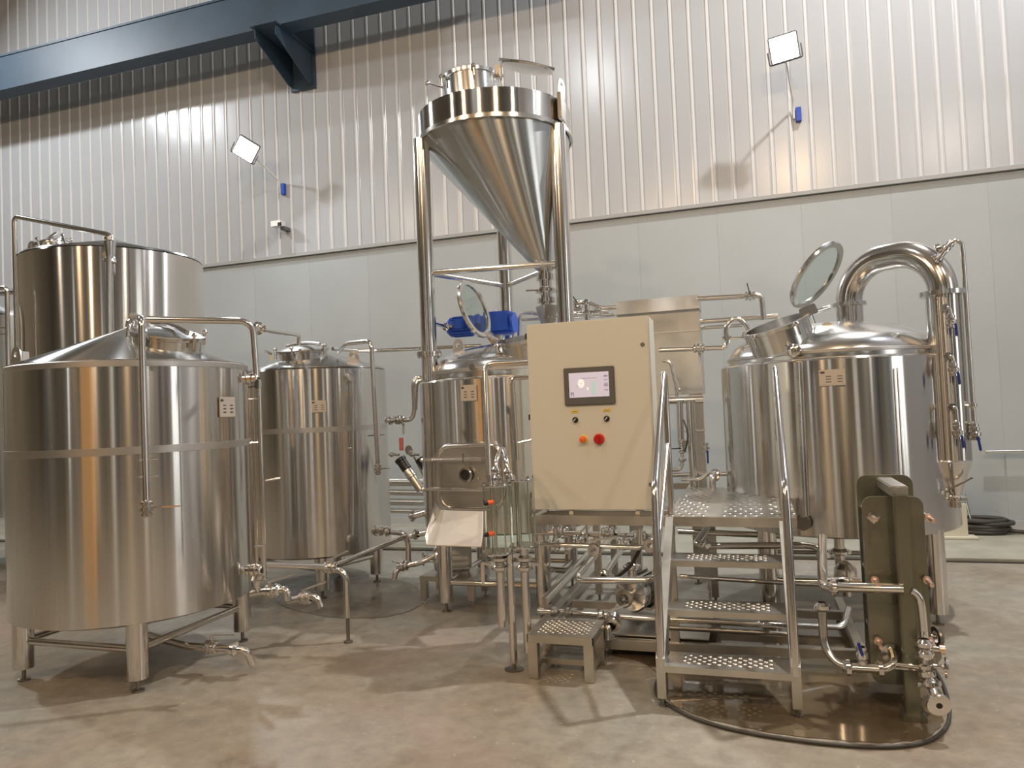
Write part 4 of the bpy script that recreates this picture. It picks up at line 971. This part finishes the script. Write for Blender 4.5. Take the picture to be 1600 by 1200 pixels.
tube('rung', [Y(1070, 674, 6.05), Y(1102, 672, 6.05)], .010, HB, seg=10)
tube('lower_pipe', [Y(1048, 742, 6.05), Y(1135, 740, 6.05)], .020, HB); tube('lower_pipe', [Y(1065, 749, 5.95), Y(1095, 749, 5.95), Y(1108, 738, 5.95)], .016, HB, bend=.04)
ballvalve(Y(1103, 700, 5.95), (0, 0, 1), (0, 0, -1), HB, .014, .11)
lathe('valve_wheel', [(.02, -.012), (.045, -.012), (.05, 0), (.045, .012), (.02, .012)], Y(1118, 742, 5.8), HB, 'tube', (-1, -.6, 0), 24, close=True)
tube('elbow', [Y(1121, 738, 5.9), Y(1113, 742, 5.75), Y(1114, 775, 5.75)], .024, HB, bend=.05)
tube('gauge_pipe', [Y(1036, 563, 6.1), Y(1048, 566, 6.1), Y(1057, 605, 6.1), Y(1058, 625, 6.1)], .014, HB, bend=.03)
lathe('sensor', [(0, 0), (.02, 0), (.02, .02), (.008, .03), (0, .03)], Y(1060, 612, 6.0), HB, 'tube', (0, 0, 1), 14)

# overhead pipes around it
t = thing('overhead_pipe', 'upper steel pipe with black lever, right of the sheet steel housing', 'pipe', Y(1140, 465, 6.4), 'process pipes')
yv = 6.4
tube('run', [Y(1090, 467, yv), Y(1190, 461, yv), Y(1193, 500, yv)], .022, t, bend=.04)
valve(Y(1172, 462, yv), (1, 0, 0), .022, (-.2, 0, 1), t, .10, 'black')
t = thing('overhead_pipe', 'pair of level steel pipes below the black lever pipe', 'pipe', Y(1140, 505, 6.5), 'process pipes')
tube('run', [Y(1090, 503, 6.5), Y(1215, 494, 6.5)], .022, t); tube('run', [Y(1090, 513, 6.6), Y(1160, 508, 6.6)], .018, t)
t = thing('overhead_pipe', 'steel pipe with hanging lever valve feeding the kettle manway', 'pipe', Y(1100, 545, 5.8), 'process pipes')
yv = 5.75
tube('run', [Y(1030, 547, yv), Y(1134, 543, yv), Y(1137, 530, yv)], .019, t, bend=.03)
tube('run', [Y(1135, 530, yv), Y(1134, 508, yv), Y(1150, 495, yv), Y(1166, 506, yv), Y(1170, 520, yv)], .018, t, bend=.08)
valve(Y(1092, 544, yv), (1, 0, 0), .020, (0, -.1, -1), t, .12); clamp(Y(1136, 527, yv), (0, 0, 1), .02, t)
tube('link', [Y(1137, 529, yv), Y(1165, 527, yv)], .010, t, seg=8)
t = thing('overhead_pipe', 'cluster of pipes and lever valves just above the cabinet top', 'pipe', Y(920, 490, 6.1), 'process pipes')
yv = 6.1
tube('run', [Y(811, 525, yv), Y(812, 488, yv), Y(838, 490, yv), Y(870, 500, yv)], .018, t, bend=.06); tube('run', [Y(812, 500, yv+.1), Y(960, 492, yv+.1)], .015, t)
tube('run', [Y(890, 489, yv), Y(952, 487, yv)], .020, t); tube('run', [Y(916, 470, yv), Y(940, 482, yv), Y(963, 480, yv)], .018, t, bend=.05)
tube('run', [Y(917, 468, yv), Y(918, 500, yv)], .022, t)
valve(Y(903, 474, yv), (1, .1, .1), .020, (-.6, 0, .9), t, .09, 'black'); valve(Y(900, 485, yv), (1, 0, 0), .018, (1, 0, .2), t, .08); valve(Y(932, 487, yv), (1, 0, 0), .018, (1, 0, -.1), t, .10)
clamp(Y(918, 488, yv), (0, 0, 1), .022, t); clamp(Y(917, 472, yv), (0, 0, 1), .02, t)

# ------------------------------------------------------------ kettle
KT = thing('brew_kettle', 'large domed steel kettle at right with open round glass lid', 'tank', (*ck, 0))
shell(KT, ck, Rk, .585, 1.752, inner=.7)
rd = .715
lathe('dome', [(rd, 1.752), (rd+.004, 1.80), (rd+.001, 1.81), (rd-.006, 1.83), (rd-.035, 1.885), (rd-.10, 1.925), (rd*.68, 1.985), (rd*.35, 2.03), (0, 2.045)], (*ck, 0), KT, 'dome', seg=96)
lathe('dome_ring', [(rd+.002, 1.785), (rd+.014, 1.79), (rd+.014, 1.808), (rd-.004, 1.812)], (*ck, 0), KT, 'band', seg=96)
PK = [(ck[0]+sx*.51, ck[1]+sy*.51) for sx, sy in ((-1, -1), (1, -1), (1, 1), (-1, 1))]
legs(KT, ck, PK, .62, .065); braces(KT, PK, .25)
nameplate(1300, 590, .155, .105, ck, Rk, KT, ((.36, 3), (.80, 3)))
lug(KT, Y(1293, 520, 5.45)+V((0, 0, -.035)), (1, -.1, 0), .04, .07)
mc = Y(1212, 506, 5.42); mn = V((-.29, -.24, 1)).normalized()
openneck(KT, mc, mn, .215, .17)
lc = Y(1276, 430, 5.35); toV = (EYE-lc).normalized(); perp = (RT*.87-UP*.49).normalized()
glasslid(KT, lc, toV*.56+perp*.83, .245, UP)
G().bbox(Y(1263, 486, 5.4), (.11, .05, .07), .006, MX.Rotation(rad(-20), 3, 'Y')).tube([Y(1250, 495, 5.4), Y(1296, 480, 5.5)], .016, seg=10).build('lid_hinge', 'dome', KT)
# sight tube in front
p_, n_ = oncyl(1243, 548, ck, Rk-.02); lathe('port', [(0, 0), (.04, 0), (.045, .02), (.045, .05), (.03, .06), (0, .06)], p_, KT, 'tube', n_, 16)
p_, n_ = oncyl(1257, 815, ck, Rk); lathe('port', [(.0, 0), (.03, 0), (.03, .03), (.052, .03), (.052, .05), (0, .05)], p_, KT, 'dark', n_, 20)
S_ = G().tube([oncyl(1245, 566, ck, Rk+.035)[0], oncyl(1256, 808, ck, Rk+.035)[0]], .022, seg=16).build('sight_tube', 'sheet', KT)
for yy_ in (590, 612, 634, 660, 700, 760): 
    q = oncyl(1246+(yy_-566)*.04, yy_, ck, Rk+.058)[0]; G().box(q, (.012, .004, .003)).build('mark', 'print', S_, smooth=False)
# thin tube at right stands in for a reflected streak on the shell
tube('upright_tube', [oncyl(1402, 575, ck, Rk+.02)[0], oncyl(1413, 765, ck, Rk+.02)[0]], .006, KT, 'tube', seg=8)
# outlet
q = V((Y(1313, 860, 5.9).x-.03, 5.72, 0)); oc = Y(1313, 880, 5.6)
tube('outlet', [(oc.x, 5.6, .58), (oc.x, 5.6, .30)], .036, KT, seg=18); clamp((oc.x, 5.6, Y(1313, 862, 5.6).z), (0, 0, 1), .042, KT)
lathe('outlet_bowl', [(.036, .40), (.068, .37), (.075, .31), (.06, .25), (.03, .22), (.03, .19)], (oc.x, 5.3, 0), KT, 'tube', seg=24)
tube('outlet_run', [(oc.x, 5.6, .32), (oc.x, 5.3, .39)], .03, KT)
# vapour pipe and condenser column
VP = thing('vapour_condenser', 'fat steel vapour pipe arching into a condenser column at right', 'pipe', (1.23, 5.5, .8))
nk = V((.713, 5.9, 0)); cx_, cy_ = 1.235, 5.50
lathe('neck', [(.092, 1.99), (.092, 2.15), (.115, 2.155), (.115, 2.172)], (nk.x, nk.y, 0), VP, 'tube', seg=36)
G().tube([(nk.x, nk.y, 2.17), (nk.x, nk.y, 2.46), (cx_, cy_, 2.46), (cx_, cy_, 2.15)], .092, .30, 32, n=12).build('bend', 'tube', VP)
lathe('flange', [(.09, 2.155), (.118, 2.156), (.118, 2.18), (.09, 2.182)], (nk.x, nk.y, 0), VP, 'dome', seg=40)
lathe('flange', [(.09, 2.13), (.142, 2.132), (.142, 2.162), (.09, 2.164)], (cx_, cy_, 0), VP, 'dome', seg=40)
lathe('column', [(.108, 2.135), (.108, 1.05)], (cx_, cy_, 0), VP, 'shell', seg=48)
lathe('cone', [(.108, 1.052), (.112, 1.045), (.106, 1.038), (.036, .83), (.034, .80)], (cx_, cy_, 0), VP, 'dome', seg=48)
clamp((cx_, cy_, .80), (0, 0, 1), .036, VP); tube('drain', [(cx_, cy_, .80), (cx_, cy_, .74)], .03, VP)
tube('side_branch', [(cx_, cy_-.0, .80), Y(1450, 768, 5.45)], .022, VP); clamp(Y(1462, 770, 5.45), (1, 0, 0), .023, VP); valve(Y(1470, 771, 5.45), (1, 0, 0), .022, (.95, .1, .5), VP, .20)
# fine piping on the column
gv = thing('sample_pipe', 'thin pipe with blue lever valve hanging right of condenser column', 'pipe', Y(1522, 665, 5.4), 'process pipes')
yv = 5.42
tube('run', [Y(1462, 410, yv), Y(1481, 384, yv), Y(1490, 375, yv), Y(1503, 379, yv), Y(1505, 400, yv), Y(1522, 660, yv)], .014, gv, bend=.05)
lathe('fitting', [(.02, -.05), (.03, -.05), (.03, -.03), (.022, -.02), (.022, .02), (.03, .03), (.03, .05), (.015, .05)], Y(1472, 396, yv), gv, 'tube', (Y(1481, 384, yv)-Y(1462, 410, yv)), 16)
lathe('fitting', [(.02, -.012), (.032, -.01), (.032, .01), (.02, .012)], Y(1466, 388, yv), gv, 'tube', (1, 0, .4), 12); lathe('fitting', [(.014, -.012), (.026, -.01), (.026, .01), (.014, .012)], Y(1484, 382, yv), gv, 'tube', (Y(1481, 384, yv)-Y(1462, 410, yv)), 14)
clamp(Y(1522, 664, yv), (0, 0, 1), .014, gv); ballvalve(Y(1524, 678, yv), (0, 0, 1), (.12, 0, -1), gv, .017, .10)
tube('stay', [Y(1498, 633, yv), Y(1524, 634, yv)], .008, gv, seg=8); clamp(Y(1520, 633, yv), (0, 0, 1), .014, gv)
for lab_, (x_, y_a, y_b) in (('short valve pipe high on the condenser column with blue lever', (1484, 480, 503)), ('short valve pipe midway down the condenser column with blue lever', (1488, 556, 578)), ('short valve pipe low on the condenser column with blue lever', (1494, 636, 676))):
    gv = thing('valve_pipe', lab_, 'valve', Y(x_, y_a, 5.36), 'blue lever valves on the condenser column')
    yv = 5.36
    lathe('elbow_fitting', [(0, 0), (.024, 0), (.024, .02), (.016, .03), (.016, .05)], Y(x_-6, y_a, yv), gv, 'tube', (-.1, 1, 0), 16)
    tube('run', [Y(x_-6, y_a, yv), Y(x_, y_a, yv), Y(x_+2, y_b-8, yv)], .012, gv, bend=.03)
    clamp(Y(x_+1, y_b-14 if y_b-y_a > 30 else y_b-9, yv), (0, 0, 1), .013, gv)
    ballvalve(Y(x_+2, y_b, yv), (0, 0, 1), (.05, 0, -1), gv, .016, .09)

# ------------------------------------------------------------ plate heat exchanger
HX = thing('plate_heat_exchanger', 'steel plate heat exchanger, reflected olive painted in, standing at right with copper-tipped bolts', 'heat exchanger', (.66, 4.0, 0))
yf = 3.93
ua = Y(1352, 798, yf); ub = Y(1452, 795, yf); lb0 = Y(1364, 1078, yf); lx0, lx1 = .495, .760; zt2, zb2 = Y(1400, 776, yf).z, .115
def hxplate(name, y, th, x0, x1, z0, z1, r, m, parent):
    s, u = V((1, 0, 0)), V((0, 0, 1)); c = V(((x0+x1)/2, y, (z0+z1)/2))
    return G().poly(rrect(c, x1-x0, z1-z0, r, s, u), (0, th, 0)).build(name, m, parent, smooth=False)
lx0, lx1 = .480, .745
hxplate('pressure_plate', yf, .02, lx0, lx1, zb2, zt2, .045, 'olive', HX)
for i in range(16): hxplate('plate', yf+.024+i*.0085, .005, lx0+.012, lx1-.012, zb2+.03, zt2-.09, .03, 'dolive' if i % 2 else 'sheet', HX)
hxplate('frame_plate', yf+.33, .02, lx0+.02, lx1+.02, .06, Y(1400, 742, yf+.33).z, .05, 'olive', HX)
colx = Y(1417, 950, yf-.10).x
G().bbox((colx, yf-.10, (zt2+.0)/2+.02), (.062, .05, zt2-.0), .005).build('support_column', 'olive', HX)
G().bbox((colx, yf-.10, .015), (.10, .10, .03), .004).build('foot', 'olive', HX)
tube('carrying_bar', [(colx, yf-.10, zt2+.035), (colx-.0, yf+.42, zt2+.035)], .022, HX, 'sheet')
G().bbox((colx, yf+.12, zt2+.035), (.075, .42, .05), .005).build('top_bar', 'sheet', HX)
tube('guide_bar', [(colx, yf-.1, .10), (colx, yf+.34, .10)], .015, HX, 'sheet', seg=10)
for px, py in ((1362, 806), (1450, 808), (1366, 905), (1447, 905), (1371, 1000), (1452, 1000)):
    q = Y(px, py, yf-.01)
    b_ = lathe('tie_bolt', [(0, -.05), (.009, -.05), (.010, .40), (0, .40)], q+V((0, 0, 0)), HX, 'sheet', (0, 1, 0), 12)
    lathe('bolt_tip', [(0, -.125), (.010, -.122), (.011, -.03), (.018, -.028), (.018, -.008), (0, -.006)], q, b_, 'copper', (0, 1, 0), 10, label='copper-coloured nut and tip')
q = Y(1362, 806, yf-.01); lathe('wing_nut', [(.01, 0), (.03, .002), (.03, .01), (.01, .012)], q+V((0, -.045, 0)), HX, 'tube', (0, -1, 0), 4)
lathe('inlet_flange', [(.02, 0), (.045, 0), (.045, .015), (.02, .02), (.02, .06)], Y(1392, 1020, yf-.005), HX, 'tube', (0, -1, 0), 24)
# its pipes
t = thing('exchanger_pipe', 'upper steel pipe running from kettle outlet across exchanger front', 'pipe', Y(1290, 905, 4.3), 'process pipes')
tube('run', [Y(1285, 840, 4.45), Y(1284, 895, 4.1), Y(1286, 917, 3.86), Y(1412, 920, 3.80)], .023, t, bend=.06)
tube('run', [Y(1424, 923, 3.80), Y(1436, 930, 3.80), Y(1440, 948, 3.80), Y(1445, 1003, 3.80)], .017, t, bend=.05)
tube('branch', [Y(1290, 906, 4.3), Y(1320, 907, 4.35), Y(1355, 908, 4.3)], .018, t); clamp(Y(1303, 917, 3.86), (1, 0, 0), .023, t)
t = thing('exchanger_pipe', 'lower bent steel pipe with blue lever feeding exchanger bottom', 'pipe', Y(1290, 1000, 3.85), 'process pipes')
tube('run', [Y(1284, 946, 3.88), Y(1287, 1008, 3.86), Y(1305, 1035, 3.82), Y(1330, 1043, 3.80), Y(1385, 1046, 3.78), Y(1398, 1035, 3.80), Y(1393, 1018, 3.90)], .020, t, bend=.07)
for px in (1325, 1375): clamp(Y(px, 1043+(px-1325)*.03, 3.80), (1, 0, 0), .021, t)
clamp(Y(1284, 948, 3.88), (0, 0, 1), .021, t)
ballvalve(Y(1347, 1024, 3.80), (0, 0, 1), (-.25, 0, 1), t, .014, .07)
t = thing('exchanger_valve', 'steel valve group with hand wheel and open flanged end, lower right', 'valve', Y(1450, 1040, 3.75), 'process pipes')
yv = 3.74
tube('stem', [Y(1444, 1000, yv), Y(1448, 1040, yv), Y(1455, 1070, yv-.03), Y(1464, 1097, yv-.12)], .019, t, bend=0, seg=16)
clamp(Y(1444, 1006, yv), (0, 0, 1), .020, t); clamp(Y(1446, 1022, yv), (0, 0, 1), .020, t); clamp(Y(1455, 1068, yv-.03), (.1, -.2, -1), .022, t)
tube('arm', [Y(1400, 1038, yv), Y(1450, 1044, yv)], .010, t, seg=10); tube('arm', [Y(1448, 1012, yv), Y(1470, 1015, yv)], .012, t, seg=10)
lathe('knob', [(0, 0), (.02, 0), (.02, .02), (0, .025)], Y(1468, 1015, yv), t, 'copper', (1, 0, 0), 14)
lathe('hand_wheel', [(.0, -.006), (.032, -.008), (.042, -.008), (.046, 0), (.042, .008), (.032, .008), (0, .006)], Y(1479, 1043, yv), t, 'tube', (1, -.2, 0), 28)
tube('wheel_stem', [Y(1450, 1040, yv), Y(1478, 1043, yv)], .010, t, seg=10)
lathe('open_end', [(.024, -.05), (.026, 0), (.048, .002), (.050, .012), (.048, .022), (.012, .022), (.012, .0)], Y(1465, 1098, yv-.12), t, 'tube', (.1, -1, -.25), 28)
lathe('bore', [(0, .024), (.013, .024), (.013, .02), (0, .02)], Y(1465, 1098, yv-.12), t, 'black', (.1, -1, -.25), 16)
valve(Y(1448, 1052, yv), (.1, -.1, -1), .018, (-1, 0, .03), t, .17)
t = thing('hand_wheel', 'dark hand wheel half hidden behind the exchanger right edge', 'wheel', Y(1466, 995, 4.2))
lathe('rim', [(.03, -.01), (.05, -.01), (.055, 0), (.05, .01), (.03, .01)], Y(1464, 995, 4.15), t, 'dark', (1, .3, 0), 24, close=True)
tube('spindle', [Y(1464, 995, 4.15), Y(1464, 995, 4.15)-V((.12, 0, 0))], .012, t, 'dark', seg=10)

# ------------------------------------------------------------ things on the floor
def floorhose(name, pts, r, lab_, m='rubber', z=None):
    pp = []; z = z or r
    P3 = [V(q) for q in pts]; n_ = len(P3)
    for i in range(n_-1):
        a0, a1, a2, a3 = P3[max(i-1, 0)], P3[i], P3[i+1], P3[min(i+2, n_-1)]
        for k in range(8):
            s = k/8; pp.append(.5*((2*a1)+(a2-a0)*s+(2*a0-5*a1+4*a2-a3)*s*s+(3*a1-a0-3*a2+a3)*s**3))
    pp.append(P3[-1]); o = G().tube(pp, r, 0, 10).build(name, m, loc=P3[0]); tag(o, lab_, 'hose'); return o
pts = [Z(*q, .011) for q in ((1060, 1020), (1034, 1050), (1024, 1078), (1040, 1098), (1085, 1122), (1150, 1141), (1225, 1154), (1300, 1163), (1370, 1167), (1425, 1164), (1462, 1152), (1481, 1130), (1483, 1102), (1474, 1070), (1460, 1045))]
floorhose('floor_hose', pts, .0085, 'dark thin hose looping on the floor in front of the stair')
def puddle(name, px, lab_, seed, m='wet'):
    random.seed(seed); P = [Z(*q, 0) for q in px]; out = []; n_ = len(P)
    for i in range(n_):
        a0, a1, a2, a3 = P[i-1], P[i], P[(i+1) % n_], P[(i+2) % n_]
        for k in range(5):
            q = k/5; v = .5*((2*a1)+(a2-a0)*q+(2*a0-5*a1+4*a2-a3)*q*q+(3*a1-a0-3*a2+a3)*q**3)
            out.append(V((v.x+random.uniform(-.008, .008), v.y+random.uniform(-.008, .008), .0015)))
    o = G().poly(out, (0, 0, .002)).build(name, m, loc=(P[0].x, P[0].y, 0), smooth=False); tag(o, lab_, 'water', 'shallow water on the floor')
puddle('water_puddle', ((1036, 1060), (1042, 1094), (1085, 1116), (1150, 1135), (1225, 1148), (1300, 1157), (1370, 1161), (1425, 1158), (1458, 1146), (1474, 1126), (1476, 1100), (1462, 1060), (1470, 1020), (1440, 985), (1330, 972), (1180, 962), (1060, 955), (960, 985), (950, 1020), (1000, 1035)), 'brown puddle enclosed by the hose loop around stair and exchanger', 3)
puddle('water_puddle', ((430, 940), (500, 962), (580, 966), (640, 955), (665, 932), (630, 908), (540, 900), (460, 908)), 'damp patch below the middle tank legs', 5, 'damp')
cc_ = Z(1540, 840, 0); cc_ = V((2.18, 8.72, .03))
t = thing('hose_coil', 'dark green hose coil lying on concrete strip by the wall', 'hose', cc_)
for k in range(5):
    N = 28; ring = [cc_+V((.21*math.cos(2*PI*i/N)+random.uniform(-.01, .01)+.02*k*(k % 2), .15*math.sin(2*PI*i/N), .03+.028*k)) for i in range(N+1)]
    G().tube(ring, .022, 0, 8).build('loop', 'rubber', t)
G().tube([cc_+V((.18, -.03, .04)), cc_+V((.35, -.06, .025)), cc_+V((.7, .0, .025)), cc_+V((1.1, .03, .025))], .02, .1, 8).build('hose_tail', 'rubber', t)
t = thing('floor_squeegee', 'thin pole leaning on the wall beside the hose coil', 'tool', V((2.0, 8.8, 0)))
tube('pole', [(2.10, 8.72, .06), Y(1506, 770, 8.93)], .012, t, 'dark', seg=8)
G().bbox((2.10, 8.72, .055), (.30, .04, .04), .004).build('blade', 'dark', t)
t = thing('wall_stand', 'cream painted angle stand behind the kettle by the wall', 'stand', V((1.85, 8.7, 0)))
a0 = Z(1478, 835, .03); xx = 1.75
q = Y(1503, 790, 8.4); G().bbox((q.x, 8.4, q.z/2+.02), (.07, .05, q.z), .004).build('upright', 'cream', t)
G().poly([(q.x-.03, 8.38, .035), (q.x-.28, 8.38, .035), (q.x-.03, 8.38, .24)], (0, .04, 0)).build('gusset', 'cream', t, smooth=False)
G().bbox((q.x-.1, 8.4, .045), (.42, .18, .02), .003).build('foot', 'cream', t)
